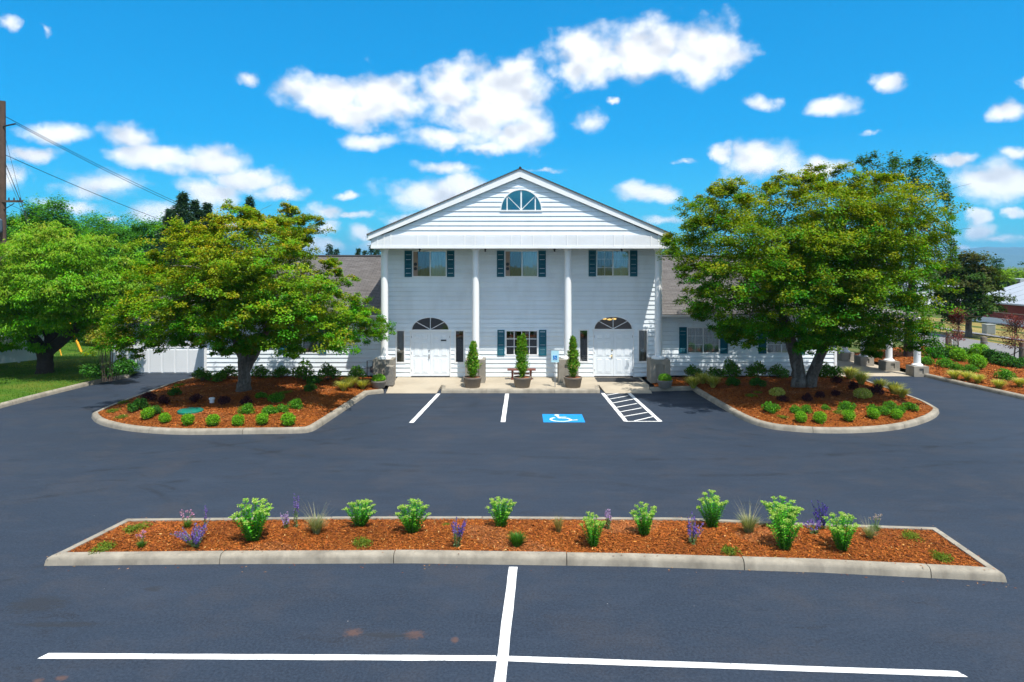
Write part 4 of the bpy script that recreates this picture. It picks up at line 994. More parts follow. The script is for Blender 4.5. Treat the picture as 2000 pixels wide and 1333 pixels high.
# ------------------------------------------------------------------ foliage builders
def ellip(n, rx, ry, rz, shell=.55):
    d = unit(rng.normal(size=(n, 3))); r = rng.uniform(shell, 1, n)[:, None]**.7
    return d*r*np.array([rx, ry, rz]), d
def shrub_mesh(name, lobes, n, L, Wd, cols, w=None, up=.35, shell=.45, jit=.2):
    Ps, Ns = [], []
    tot = sum(l[3]*l[4] for l in lobes)
    for (x, y, z, r, rz) in lobes:
        k = int(n*r*rz/tot); p, d = ellip(k, r, r, rz, shell); p += (x, y, z); Ps.append(p); Ns.append(d)
    P = np.concatenate(Ps); Nn = np.concatenate(Ns); keep = P[:, 2] > .01; P, Nn = P[keep], Nn[keep]; k = len(P)
    nn = unit(Nn*.6+rng.normal(0, .55, (k, 3))+np.array([0, 0, up])); T = unit(Nn*.9+rng.normal(0, .5, (k, 3))+np.array([0, 0, .25]))
    return quads_mesh(name, leaf_quads(P, nn, rng.uniform(.7, 1.25, k)*L, rng.uniform(.8, 1.2, k)*Wd, T), M['leaf'], palette(k, cols, w, jit))
def lobes_rand(k, R_, h, r0, r1):
    out = []
    for i in range(k):
        a = i*2.4+random.uniform(-.4, .4); d = R_*math.sqrt((i+.5)/k); r = random.uniform(r0, r1)
        out.append((d*math.cos(a), d*math.sin(a), max(r*.7, h*(.5+.5*(1-(d/R_)**2))*random.uniform(.75, 1.05)-r*.5), r, r*random.uniform(.7, 1.0)))
    return out
def blades_mesh(name, n, h, spread, wd, cols, w=None, droop=.5, base=.05):
    """arching grass blades, three quads each"""
    a = rng.uniform(0, 6.283, n); out = np.stack([np.cos(a), np.sin(a), np.zeros(n)], 1); hh = h*rng.uniform(.55, 1.1, n)[:, None]; sp = spread*rng.uniform(.15, 1.0, n)[:, None]
    side = np.stack([-np.sin(a), np.cos(a), np.zeros(n)], 1)*wd; p0 = out*rng.uniform(0, base, n)[:, None]
    quads = []; cc = palette(n, cols, w, .2); ts = [0, .4, .75, 1.0]
    pt = [p0+out*sp*(t_**1.6)+np.array([0, 0, 1.])*hh*(t_-droop*t_**3*.45) for t_ in ts]; wds = [1, .85, .55, .12]
    for i in range(3): quads.append(np.stack([pt[i]-side*wds[i], pt[i]+side*wds[i], pt[i+1]+side*wds[i+1], pt[i+1]-side*wds[i+1]], 1))
    return quads_mesh(name, np.concatenate(quads), M['leaf'], np.concatenate([cc]*3))
def stems_mesh(name, paths, rad, mat): 
    mb = MB()
    for p in paths: mb.tube(p, rad if not isinstance(rad, tuple) else list(np.linspace(rad[0], rad[1], len(p))), 5, False)
    return mb.mesh(name, M[mat] if isinstance(mat, str) else mat, True)
def put(proto, name, loc, sc, label, cat, group, rz=None, key=None, tilt=0):
    """place a copy of a prototype: proto is a mesh, or a list [(part name, mesh), ...]"""
    z = loc[2] if key is None else bz(key, loc[0], loc[1])-.01
    sc = (sc, sc, sc) if not hasattr(sc, '__len__') else sc
    rz = random.uniform(0, 6.28) if rz is None else rz
    if isinstance(proto, list):
        o = bpy.data.objects.new(name, None); o.empty_display_size = .1
    else: o = bpy.data.objects.new(name, proto)
    link(o); o.location = (loc[0], loc[1], z); o.rotation_euler = (tilt, 0, rz); o.scale = sc; tag(o, label, cat, group)
    if isinstance(proto, list):
        for (nm, me) in proto:
            c_ = link(bpy.data.objects.new(nm, me), o)
            if nm.startswith('flower') or nm == 'stem': c_['kind'] = 'stuff'
    return o
GREEN = [(.06, .22, .014), (.09, .28, .018), (.04, .14, .012)]; BRIGHT = [(.15, .38, .016), (.21, .45, .022), (.09, .26, .012)]
DARKG = [(.03, .11, .018), (.045, .155, .02), (.065, .20, .025)]; PURP = [(.055, .018, .030), (.085, .026, .040), (.035, .016, .022)]
YEL = [(.46, .48, .08), (.34, .42, .06), (.58, .56, .20)]; GOLD = [(.33, .26, .022), (.24, .23, .02)]
# prototypes
ball = [shrub_mesh('boxwood_foliage', [(0, 0, .19, .18, .18)]+[(.06*math.cos(q), .06*math.sin(q), .19+random.uniform(-.03, .05), .15, .15) for q in (0, 1.5, 3, 4.6)], 2000, .045, .020, BRIGHT, shell=.6) for _ in range(3)]
mids = [shrub_mesh('shrub_foliage', lobes_rand(7, .24, .34, .11, .17), 1600, .055, .028, GREEN+[(.12, .32, .02)]) for _ in range(4)]
darks = [shrub_mesh('shrub_foliage', lobes_rand(7, .22, .34, .10, .15), 1300, .06, .03, DARKG) for _ in range(3)]
purps = [shrub_mesh('barberry_foliage', lobes_rand(6, .17, .34, .08, .13), 1000, .045, .028, PURP) for _ in range(3)]
mound = [shrub_mesh('variegated_foliage', [(0, 0, .13, .26, .16)], 1300, .055, .03, YEL, shell=.65) for _ in range(2)]
creep = [shrub_mesh('creeping_foliage', [(0, 0, .035, .13, .06)]+[(random.uniform(-.17, .17), random.uniform(-.12, .12), .035, .13, .06) for _ in range(6)], 900, .05, .016, [(.13, .20, .02), (.18, .24, .025), (.09, .16, .018)]) for _ in range(4)]
tuft = [blades_mesh('grass_blades', 520, .36, .30, .0060, [(.42, .44, .07), (.30, .36, .06), (.56, .54, .18)]) for _ in range(3)]
fescue = [blades_mesh('grass_blades', 620, .36, .24, .0030, [(.23, .27, .13), (.17, .23, .11), (.34, .34, .18)], base=.06) for _ in range(2)]
fescue_s = [blades_mesh('seed_stems', 50, .62, .36, .0022, [(.48, .44, .28), (.38, .38, .24)], droop=.2) for _ in range(2)]
tan = [blades_mesh('grass_blades', 320, .36, .14, .003, [(.34, .26, .10), (.25, .24, .08)])]
def rhodo(seed):
    lob = lobes_rand(8, .30, .52, .13, .19); me = shrub_mesh('foliage', lob, 900, .10, .04, GREEN+[(.11, .22, .04), (.16, .20, .06)], up=.2, shell=.5)
    st = stems_mesh('stem', [[(0, 0, -.05), (l[0]*.4, l[1]*.4, l[2]*.5), (l[0], l[1], l[2])] for l in lob], (.014, .006), 'twig'); return [('foliage', me), ('stem', st)]
rhodos = [rhodo(i) for i in range(4)]

# left bed
def lp(px, py, z=.25): q = G(px, py, z); return (q.x, q.y, 0)
LB = 'beside the green access lid bed edge'
for i, (px, py, w) in enumerate([(288, 821, 24), (322, 827, 21), (367, 831, 23), (416, 832, 24), (465, 831, 23), (512, 830, 23), (563, 831, 26)]):
    p = lp(px, py, .16); put(ball[i % 3], 'boxwood_shrub', p, w/24, 'small round bright green shrub, '+ORD[6-i]+' from the portico in the green lid row', 'shrub', 'round shrubs by the green lid', key='left')
L1 = [(268, 803, 42, 1), (302, 811, 30, 1), (483, 809, 33, 0), (525, 811, 30, 0), (548, 809, 28, 0), (578, 799, 32, 0), (540, 787, 34, 0), (341, 773, 26, 1), (605, 766, 28, 1), (510, 781, 22, 0), (612, 752, 30, 1)]
for i, (px, py, w, k) in enumerate(L1):
    p = lp(px, py); put((darks if k else mids)[i % 3], 'leafy_shrub', p, w*p[1]/F/.62, ('dark green spreading shrub, ' if k else 'mid green leafy shrub, ')+rank(L1, i, True, 3)+' from the portico in the single trunk maple bed', 'shrub', 'dark shrubs in the single trunk maple bed' if k else 'green shrubs in the single trunk maple bed', key='left')
L2 = [(290, 786, 27), (320, 792, 23), (383, 789, 24), (438, 792, 26), (480, 792, 22)]
for i, (px, py, w) in enumerate(L2):
    p = lp(px, py); put(purps[i % 3], 'barberry_shrub', p, w*p[1]/F/.46, 'dark burgundy shrub, '+rank(L2, i, True)+' from the portico under the single trunk maple', 'shrub', 'burgundy shrubs in the single trunk maple bed', key='left')
L3 = [(242, 784, 24), (221, 802, 26), (240, 814, 26), (350, 756, 26), (560, 772, 22)]
for i, (px, py, w) in enumerate(L3):
    p = lp(px, py, .2); put(creep[i % 4], 'creeping_plant', p, w*p[1]/F/.5, 'flat yellow green creeping plant, '+rank(L3, i, True)+' from the portico in the green lid bed', 'plant', 'creeping plants in the single trunk maple bed', key='left')
for i, (px, py, w, h) in enumerate([(395, 748, 34, 1), (425, 748, 30, .9), (447, 743, 32, 1), (509, 741, 32, 1), (550, 741, 30, 1), (593, 746, 38, 1.05), (640, 745, 36, 1.1), (697, 743, 32, 1)]):
    p = lp(px, py, .22); s = w*p[1]/F/.70; put(rhodos[i % 4], 'rhododendron', p, (s, s, s*h), 'leafy rhododendron along the wing, '+ORD[7-i]+' from the gas meter', 'shrub', 'rhododendrons along the gas meter wing', key='left')
L4 = [(671, 763, 28), (685, 757, 30), (708, 757, 26)]
for i, (px, py, w) in enumerate(L4):
    p = lp(px, py, .22); put(tuft[i % 3], 'ornamental_grass', p, w*p[1]/F/.42, 'pale yellow grass tuft, '+rank(L4, i, True)+' from the pebble litter bin', 'grass tuft', 'grass tufts by the litter bin', key='left')
# right bed
for i, (px, py, w) in enumerate([(1564, 826, 22), (1601, 827, 24), (1658, 825, 23), (1706, 820, 23), (1751, 818, 22)]):
    p = lp(px, py, .16); put(ball[i % 3], 'boxwood_shrub', p, w/24, 'small round bright green shrub, '+ORD[i]+' from the portico in the twin trunk maple row', 'shrub', 'round shrubs by the twin trunk maple', key='right')
L5 = [(1505, 804, 36), (1555, 808, 26), (1575, 808, 26), (1655, 804, 36), (1706, 806, 28), (1725, 808, 28), (1738, 800, 28), (1755, 803, 26), (1777, 798, 30), (1613, 803, 18)]
for i, (px, py, w) in enumerate(L5):
    p = lp(px, py); put(mids[i % 4], 'leafy_shrub', p, w*p[1]/F/.62, 'mid green leafy shrub, '+rank(L5, i)+' from the portico in the twin trunk maple bed', 'shrub', 'green shrubs in the twin trunk maple bed', key='right')
L6 = [(1528, 817, 20), (1636, 813, 24), (1469, 779, 24), (1480, 772, 20)]
for i, (px, py, w) in enumerate(L6):
    p = lp(px, py, .2); put(creep[i % 4], 'creeping_plant', p, w*p[1]/F/.5, 'flat yellow green creeping plant, '+rank(L6, i)+' from the portico below the twin trunk maple', 'plant', 'creeping plants in the twin trunk maple bed', key='right')
L7 = [(1518, 774, 28), (1685, 779, 32)]
for i, (px, py, w) in enumerate(L7):
    p = lp(px, py); put(mound[i % 2], 'variegated_shrub', p, w*p[1]/F/.52, 'pale yellow variegated mound, '+rank(L7, i)+' from the portico under the twin trunk maple', 'shrub', 'variegated mounds in the twin trunk maple bed', key='right')
L8 = [(1529, 787, 19), (1576, 785, 19), (1602, 781, 19), (1632, 775, 18), (1667, 762, 20), (1712, 774, 27), (1634, 750, 20)]
for i, (px, py, w) in enumerate(L8):
    p = lp(px, py); put(purps[i % 3], 'barberry_shrub', p, w*p[1]/F/.44, 'dark burgundy shrub, '+rank(L8, i)+' from the portico near the twin trunk maple', 'shrub', 'burgundy shrubs in the twin trunk maple bed', key='right')
L9 = [(1354, 754, 32), (1393, 756, 32), (1373, 748, 30), (1660, 741, 34), (1682, 752, 36), (1717, 761, 30), (1747, 769, 34), (1762, 776, 28)]
for i, (px, py, w) in enumerate(L9):
    p = lp(px, py, .22); put(tuft[i % 3], 'ornamental_grass', p, w*p[1]/F/.42, 'pale yellow grass tuft, '+rank(L9, i)+' from the portico in the twin trunk maple bed', 'grass tuft', 'grass tufts in the twin trunk maple bed', key='right')
for i, (px, py, w, h, k) in enumerate([(1355, 737, 33, 1, 0), (1397, 737, 33, .85, 0), (1427, 740, 34, 1.35, 0), (1433, 756, 28, 1, 1), (1477, 736, 38, 1.05, 0), (1478, 759, 30, .9, 1), (1519, 740, 34, .95, 0), (1590, 738, 26, 1, 0), (1609, 738, 36, 1.05, 0), (1630, 741, 28, 1.1, 0)]):
    p = lp(px, py, .22)
    if k: put(darks[i % 3], 'leafy_shrub', p, w*p[1]/F/.58, ('dark green shrub before the tallest wing rhododendron' if i == 3 else 'dark green shrub before the fourth wing rhododendron'), 'shrub', 'dark shrubs in the twin trunk maple bed', key='right')
    else: s = w*p[1]/F/.70; put(rhodos[i % 4], 'rhododendron', p, (s, s, s*h), 'leafy rhododendron behind the twin trunk maple, '+ORD[[0,1,2,0,3,0,4,5,6,7][i]]+' from the portico pier', 'shrub', 'rhododendrons behind the twin trunk maple', key='right')
# far right bed
L10 = [(1808, 713, 23, 0), (1844, 718, 24, 0), (1836, 700, 30, 1), (1858, 700, 30, 1), (1869, 724, 19, 0), (1893, 728, 21, 0), (1909, 722, 27, 2), (1873, 707, 25, 2), (1962, 742, 27, 0), (1938, 707, 30, 1), (1957, 713, 30, 1), (1974, 717, 28, 1), (1994, 719, 26, 1), (1890, 702, 26, 1), (1912, 704, 28, 2), (1820, 697, 22, 1)]
for i, (px, py, w, k) in enumerate(L10):
    p = lp(px, py, .22); pr = (mids, darks, ball)[k]; lab = ('leafy green shrub in the bed by the rope fence', 'dark green hedge shrub close to the rope fence', 'yellow green rounded shrub in the bed by the rope fence')[k]
    lab = ('leafy green shrub, ', 'dark green hedge shrub, ', 'yellow green rounded shrub, ')[k]+rank(L10, i, False, 3)+' from the short white posts by the rope fence'; put(pr[i % 3], 'leafy_shrub', p, w*p[1]/F/(.48, .44, .34)[k], lab, 'shrub', ('green shrubs by the rope fence', 'hedge shrubs by the rope fence', 'yellow green shrubs by the rope fence')[k], key='far')
L11 = [(1864, 738), (1889, 741), (1910, 746), (1951, 756), (1992, 757)]
for i, (px, py) in enumerate(L11):
    p = lp(px, py, .2); put(tuft[i % 3], 'ornamental_grass', p, 26*p[1]/F/.42, 'pale yellow grass tuft, '+rank(L11, i)+' from the short white posts in the rope fence bed', 'grass tuft', 'grass tufts by the rope fence', key='far')

# ------------------------------------------------------------------ front island: sedums, catmint, fescue, thrift
def sedum(seed):
    k = random.randint(19, 24); lv, ln, lt, lc, heads, hc, stems = [], [], [], [], [], [], []
    for i in range(k):
        a = i*2.4+random.uniform(-.4, .4); f = math.sqrt((i+.5)/k); sp = .36*f; h = random.uniform(.52, .78)*(1.05-.28*f)
        path = [np.array([.07*f*math.cos(a), .07*f*math.sin(a), 0]), np.array([sp*.55*math.cos(a), sp*.55*math.sin(a), h*.5]), np.array([sp*math.cos(a), sp*math.sin(a), h])]
        stems.append([tuple(p) for p in path])
        m_ = 44
        for j in range(m_):
            t_ = (j+.5)/m_; p = (1-t_)**2*path[0]+2*t_*(1-t_)*path[1]+t_*t_*path[2]; az = j*2.4+seed; d = np.array([math.cos(az), math.sin(az), .35+.3*t_])
            lv.append(p); lt.append(d); ln.append(np.array([-d[0]*.4, -d[1]*.4, 1])+rng.normal(0, .15, 3)); lc.append(t_)
        for _ in range(26):
            r = .055*math.sqrt(random.random()); b_ = random.uniform(0, 6.28); heads.append(path[2]+np.array([r*math.cos(b_), r*math.sin(b_), .02+random.uniform(-.012, .015)-r*.25]))
    lv, ln, lt, lc = map(np.array, (lv, ln, lt, lc)); n = len(lv)
    c = palette(n, [(.045, .25, .020), (.075, .33, .022), (.13, .40, .030)], None, .15)*(1+.35*lc[:, None])
    fol = quads_mesh('foliage', leaf_quads(lv, ln, rng.uniform(.06, .095, n)*(1.1-.35*lc), rng.uniform(.034, .050, n), lt, .2, .55), M['leaf'], c)
    hd = np.array(heads); m2 = len(hd); nn = rng.normal(0, .5, (m2*2, 3))+np.array([0, 0, .8])
    fl = quads_mesh('flower_head', leaf_quads(np.repeat(hd, 2, 0)+rng.normal(0, .006, (m2*2, 3)), nn, .026, .022, None, .1, .5), M['leaf'], palette(m2*2, [(.32, .50, .09), (.24, .44, .05), (.42, .50, .15)]))
    return [('foliage', fol), ('flower_head', fl), ('stem', stems_mesh('stem', stems, (.009, .005), M['leafstem']))]
m, t, out = material('green_stem'); p_ = t.new('ShaderNodeBsdfPrincipled'); p_.inputs['Base Color'].default_value = (.10, .20, .04, 1); p_.inputs['Roughness'].default_value = .6; t.l.new(p_.outputs[0], out.inputs[0]); M['leafstem'] = m
def spikes(k, h0, h1, spread, fcol, tilt=0, fol=200, frac=.45, dense=46):
    st, fp, fn, lp_, = [], [], [], []
    for i in range(k):
        a = random.uniform(0, 6.28); sp = spread*random.uniform(.15, 1); h = random.uniform(h0, h1)
        P0, P1 = np.array([.04*math.cos(a), .04*math.sin(a), 0]), np.array([sp*math.cos(a)+tilt*h, sp*math.sin(a), h]); Pm = (P0+P1)/2+np.array([-.03*math.cos(a), -.03*math.sin(a), h*.08])
        st.append([tuple(P0), tuple(Pm), tuple(P1)])
        for j in range(dense):
            t_ = 1-frac*random.random(); p = (1-t_)**2*P0+2*t_*(1-t_)*Pm+t_*t_*P1; r = .020*(1.15-(t_-(1-frac))/frac); b_ = random.uniform(0, 6.28)
            fp.append(p+np.array([r*math.cos(b_), r*math.sin(b_), 0])); fn.append([math.cos(b_), math.sin(b_), .3])
        for j in range(fol//k):
            t_ = random.random()*.6; p = (1-t_)**2*P0+2*t_*(1-t_)*Pm+t_*t_*P1; lp_.append(p+rng.normal(0, .012, 3))
    fp, fn, lp_ = np.array(fp), np.array(fn), np.array(lp_); n = len(fp)
    fl = quads_mesh('flower_spike', leaf_quads(fp, fn+rng.normal(0, .4, (n, 3)), .022, .018, None, .1, .5), M['leaf'], palette(n, fcol, None, .2))
    n2 = len(lp_); fo_ = quads_mesh('foliage', leaf_quads(lp_, rng.normal(0, .5, (n2, 3))+np.array([0, 0, .7]), .045, .016, None), M['leaf'], palette(n2, [(.14, .20, .09), (.20, .25, .13), (.10, .17, .05)]))
    return [('foliage', fo_), ('flower_spike', fl), ('stem', stems_mesh('stem', st, .0035, M['leafstem']))]
VIO = [(.13, .07, .42), (.19, .11, .50), (.26, .18, .52)]; DEEP = [(.05, .03, .34), (.08, .05, .42), (.12, .07, .46)]; LAV = [(.34, .22, .52), (.42, .32, .58)]; PINK = [(.50, .22, .42), (.58, .30, .48)]
sed = [sedum(i) for i in range(5)]
SEDL = ['largest bright stonecrop, between sprawling catmint and tall violet spikes', 'low wide stonecrop next to the fescue by the tall violet spikes', 'stonecrop clump just before the leaning violet lavender', 'stonecrop clump behind the round dark green grassy clump',
 'slim stonecrop in front of the greyish pale lavender', 'stonecrop clump between pale lavender and violet lavender with grey stalks', 'tall stonecrop right behind the violet lavender with grey stalks', 'tall stonecrop by the front kerb, overlapping a wider one behind', 'wide stonecrop over the far kerb, behind a taller stonecrop', 'stonecrop clump in front of the deep blue violet salvia']
CRPL = ['low creeping plant behind the small pink thrift', 'low creeping plant in the sharp mulch corner near the small pink thrift', 'low creeping plant in front of the low wide stonecrop', 'low creeping plant by the front kerb below the tall fescue', 'flat creeping plant at the far kerb past the faded thrift', 'bushy creeping plant in the blunt end of the flower island', 'tiny green creeping plant behind the leaning violet lavender']
def fp_(px, py, z=.19): q = G(px, py, z); return (q.x, q.y, 0)
for i, (px, py, w, h) in enumerate([(495, 1052, 88, 80), (703, 1028, 68, 52), (805, 1039, 74, 64), (978.5, 1030, 62, 58), (1158, 1062, 56, 62), (1259, 1044, 60, 62), (1391.6, 1028, 66, 68), (1532, 1068, 74, 82), (1528, 1024, 82, 56), (1645, 1071, 72, 68)]):
    p = fp_(px, py); sx_ = w*p[1]/F/.80; sz_ = h*p[1]/F/.72
    put(sed[i % 5], 'stonecrop', p, (sx_, sx_, sz_), SEDL[i], 'plant', 'stonecrop clumps in the narrow island', key='front')
for i, (px, py, w) in enumerate([(618, 1040, 55), (1462, 1039, 58), (1698, 1053, 48)]):
    p = fp_(px, py); s_ = w*p[1]/F/.50; put([('blades', fescue[i % 2]), ('seed_stems', fescue_s[i % 2])], 'blue_fescue', p, s_*(1, 1, .8)[i], ('grey green fescue between the largest and the low wide stonecrop', 'grey green fescue with long seed stems between two tall stonecrops', 'small grey green fescue beside the faded thrift')[i], 'grass tuft', 'fescue tufts in the narrow island', key='front')
p = fp_(1091, 1037); put(tan[0], 'tan_grass', p, .95, 'slim straw coloured grass tuft alone in the narrow island', 'grass tuft', None, key='front')
for (px, py, pr, sc, lab) in [
 (383, 1062, spikes(26, .22, .42, .42, VIO, 0, 500, .6), 1.0, 'sprawling violet catmint spilling toward the island kerb'),
 (398, 1030, spikes(5, .45, .62, .10, VIO, 0, 80, .5), .75, 'upright violet spikes behind the sprawling catmint'),
 (577, 1030, spikes(6, .50, .80, .10, VIO, 0, 160, .45), .85, 'tall slim violet spikes between stonecrop and fescue'),
 (560, 1031, spikes(9, .22, .36, .16, LAV, 0, 120, .6), .9, 'low lilac lavender tuft next to the tall violet spikes'),
 (891, 1062, spikes(16, .36, .60, .20, VIO, .15, 260, .5), .95, 'leaning violet lavender with grey stems behind the kerb'),
 (1188, 1034, spikes(9, .30, .46, .12, LAV, 0, 220, .3), .9, 'greyish pale lavender half hidden by a stonecrop'),
 (1352, 1059, spikes(18, .30, .55, .20, VIO, .05, 220, .55), .95, 'violet lavender with grey flower stalks beside a tall stonecrop'),
 (1606, 1030, spikes(16, .28, .60, .24, DEEP, .18, 160, .7, 70), .95, 'deep blue violet salvia leaning over the far kerb'),
 (1590, 1046, spikes(9, .14, .28, .20, VIO, 0, 240, .35), .95, 'small violet catmint between two large stonecrops')]:
    p = fp_(px, py); put(pr, 'flowering_perennial', p, sc, lab, 'plant', None, key='front')
for (px, py, sc, lab) in [(276, 1064, .9, 'small pink thrift beside the mulch corner with sprawling catmint'), (366, 1029, 1.0, 'pink thrift with flower heads above the far kerb'), (1710, 1032, 1.0, 'faded thrift with bare stalks near the blunt island end')]:
    p = fp_(px, py); pk = [('blades', blades_mesh('blades', 220, .16, .10, .005, [(.08, .19, .03), (.12, .22, .04)]))]
    st = []; hp_ = []
    for i in range(9):
        a = random.uniform(0, 6.28); d = random.uniform(.03, .13); h = random.uniform(.2, .34); st.append([(0, 0, .02), (d*.6*math.cos(a), d*.6*math.sin(a), h*.6), (d*math.cos(a), d*math.sin(a), h)]); hp_ += [np.array(st[-1][2])+rng.normal(0, .012, 3) for _ in range(14)]
    pk.append(('flower_head', quads_mesh('flower_head', leaf_quads(np.array(hp_), rng.normal(size=(len(hp_), 3)), .02, .018), M['leaf'], palette(len(hp_), PINK if px < 1000 else [(.5, .42, .42), (.42, .34, .32)])))); pk.append(('stem', stems_mesh('stem', st, .0028, M['leafstem'])))
    put(pk, 'thrift', p, sc, lab, 'plant', None, key='front')
for i, (px, py, w, h) in enumerate([(270, 1032, 46, 1), (205, 1068, 52, 1), (704, 1059, 46, 1.1), (1426, 1074, 40, 1.5), (1779, 1048, 42, 1.1), (1834, 1087, 40, 1.6), (871, 1024, 18, 1.4)]):
    p = fp_(px, py); s_ = w*p[1]/F/.5; put(creep[i % 4], 'creeping_plant', p, (s_, s_, s_*h), CRPL[i], 'plant', 'creeping plants in the narrow island', key='front')
p = fp_(1010, 1061); put(blades_mesh('grass_blades', 420, .26, .16, .006, [(.05, .17, .02), (.08, .22, .025), (.04, .12, .015)], base=.08), 'grassy_clump', p, 1.0, 'round dark green grassy clump by the front kerb joint', 'plant', None, key='front')

# ------------------------------------------------------------------ pots
M['potstone'] = simple('brown_pebble_concrete', (.20, .165, .13), .9, .5, 45, .7, 70)
def pot(loc, r, h, mat, label, group=None):
    t_ = thing('plant_pot', loc, label, 'plant pot', group)
    cp(MB().lathe([(r*.74, 0), (r*.80, .02), (r*.97, h-.06), (r, h-.05), (r, h), (r*.88, h), (r*.86, h-.07), (0.01, h-.06)], (0, 0, 0), 32), 'bowl', mat, t_, smooth=True)
    cp(MB().lathe([(.01, h-.03), (r*.5, h-.032), (r*.87, h-.045), (r*.87, h-.08)], (0, 0, 0), 24), 'soil', 'potsoil', t_, smooth=True); return t_
def thuja(seed, H_, R_, tips):
    Ps, Ns = [], []
    for (tx, ty, th, tr) in tips:
        n = int(2600*tr/R_*th/H_); u = rng.random(n)**.8; a = rng.uniform(0, 6.283, n); prof = tr*np.minimum(1, 3.0*(u+.06))*(1-.80*u**1.5)*(1+.22*np.sin(a*3+u*11+seed)*np.sin(u*17+a)+.18*np.sin(u*23+seed)+.12*np.sin(a*5-u*31))
        r = prof*rng.uniform(.45, 1.22, n); Ps.append(np.stack([tx*u+r*np.cos(a), ty*u+r*np.sin(a), u*th], 1)); Ns.append(np.stack([np.cos(a), np.sin(a), .3+0*a], 1))
    P, Nn = np.concatenate(Ps), np.concatenate(Ns); n = len(P)
    T = unit(Nn*.8+np.array([0, 0, .9])+rng.normal(0, .4, (n, 3)))
    me = quads_mesh('foliage', leaf_quads(P, Nn+rng.normal(0, .5, (n, 3)), rng.uniform(.07, .15, n), rng.uniform(.026, .042, n), T), M['leaf'], palette(n, [(.075, .24, .010), (.12, .30, .014), (.20, .31, .025), (.28, .24, .06)], [.38, .35, .20, .07]))
    st = stems_mesh('trunk', [[(0, 0, -.1), (0, 0, .15), (tx*.5, ty*.5, th*.5), (tx*.9, ty*.9, th*.9)] for (tx, ty, th, tr) in tips], (.022, .006), 'twig'); return [('foliage', me), ('trunk', st)]
for (px, r, H_, R_, tips, lab) in [(923, .38, 1.42, .29, [(-.10, 0, 1.40, .27), (.16, .05, 1.34, .20)], 'by the door with the plaque'), (1020, .38, 1.72, .25, [(-.05, 0, 1.72, .23), (.13, .04, 1.62, .18)], 'before the bench'), (1119, .38, 1.65, .25, [(-.07, 0, 1.60, .25), (.13, 0, 1.64, .18)], 'next to the accessible parking sign')]:
    x = (px-1000)*28.05/F; pot((x, 28.02, .134), r, .42, 'potstone', 'wide pebble concrete pot '+lab)
    put(thuja(px, H_, R_, tips), 'potted_conifer', (x, 28.02, .134+.39), 1.0, 'tall twin tipped conifer in a pot '+lab, 'conifer', None)
for (px, D_, key, lab) in ((739.5, 27.75, 'left', 'beside the pebble litter bin'), (1298.5, 27.85, 'right', 'at the pier with a mulch corner')):
    x = (px-1000)*D_/F; z = .15; pot((x, D_, z), .31, .30, 'aggregate', 'low round concrete pot '+lab); put(shrub_mesh('foliage', [(0, 0, .12, .27, .19)], 2200, .05, .018, BRIGHT, shell=.6), 'potted_shrub', (x, D_, z+.24), 1.0, 'low clipped bright green shrub potted '+lab, 'shrub', None)
# ------------------------------------------------------------------ trees
EDGE = [None]
class V2:
    def __init__(s, x, y): s.x = x; s.y = y
def crown_points(poly, D, n, ry, front=.6, ymin=None):
    """clump centres inside an outline (x, z) given real depth: rounded front to back"""
    pts = [V2(*XZ(px, py, D)) for px, py in poly]
    lo = np.min([(p.x, p.y) for p in pts], 0); hi = np.max([(p.x, p.y) for p in pts], 0); out = np.zeros((0, 3))
    while len(out) < n:
        P = rng.uniform(lo, hi, (n*6, 2)); d, ins = polydist(P, pts); dm = max(1e-6, np.percentile(d[ins], 97)); k = ins & (d > .22) & (rng.random(len(P)) < np.where(d < .55, 1.0, .55))
        P, d = P[k], np.clip(d[k]/dm, 0, 1); half = ry*np.sqrt(1-(1-d)**2)
        s = np.where(rng.random(len(P)) < front, -1, 1); y = s*half*rng.random(len(P))**.28
        out = np.concatenate([out, np.stack([P[:, 0], D+y, P[:, 1]], 1)])
    out = out[:n]; dd, _ = polydist(out[:, [0, 2]], pts); EDGE[0] = np.clip(dd/.75, .42, 1)
    return out, np.array([(lo[0]+hi[0])/2, D, lo[1]+(hi[1]-lo[1])*.45]), lo, hi
def clumped(poly, D, n, ry, per=8, rad=.75, fill=.3):
    S_, cen, lo, hi = crown_points(poly, D, n, ry); sc = EDGE[0]; k = per
    C = S_.repeat(k, 0)+rng.normal(0, 1, (n*k, 3))*np.array([.55, .55, .30])*(rad*sc).repeat(k)[:, None]; e = sc.repeat(k)
    m_ = int(n*k*fill); I_, _, _, _ = crown_points(poly, D, m_, ry); u = rng.random((m_, 1))**.5*.92; I_ = cen+(I_-cen)*u
    EDGE[0] = np.concatenate([e, np.ones(m_)]); return np.concatenate([C, I_]), cen, lo, hi
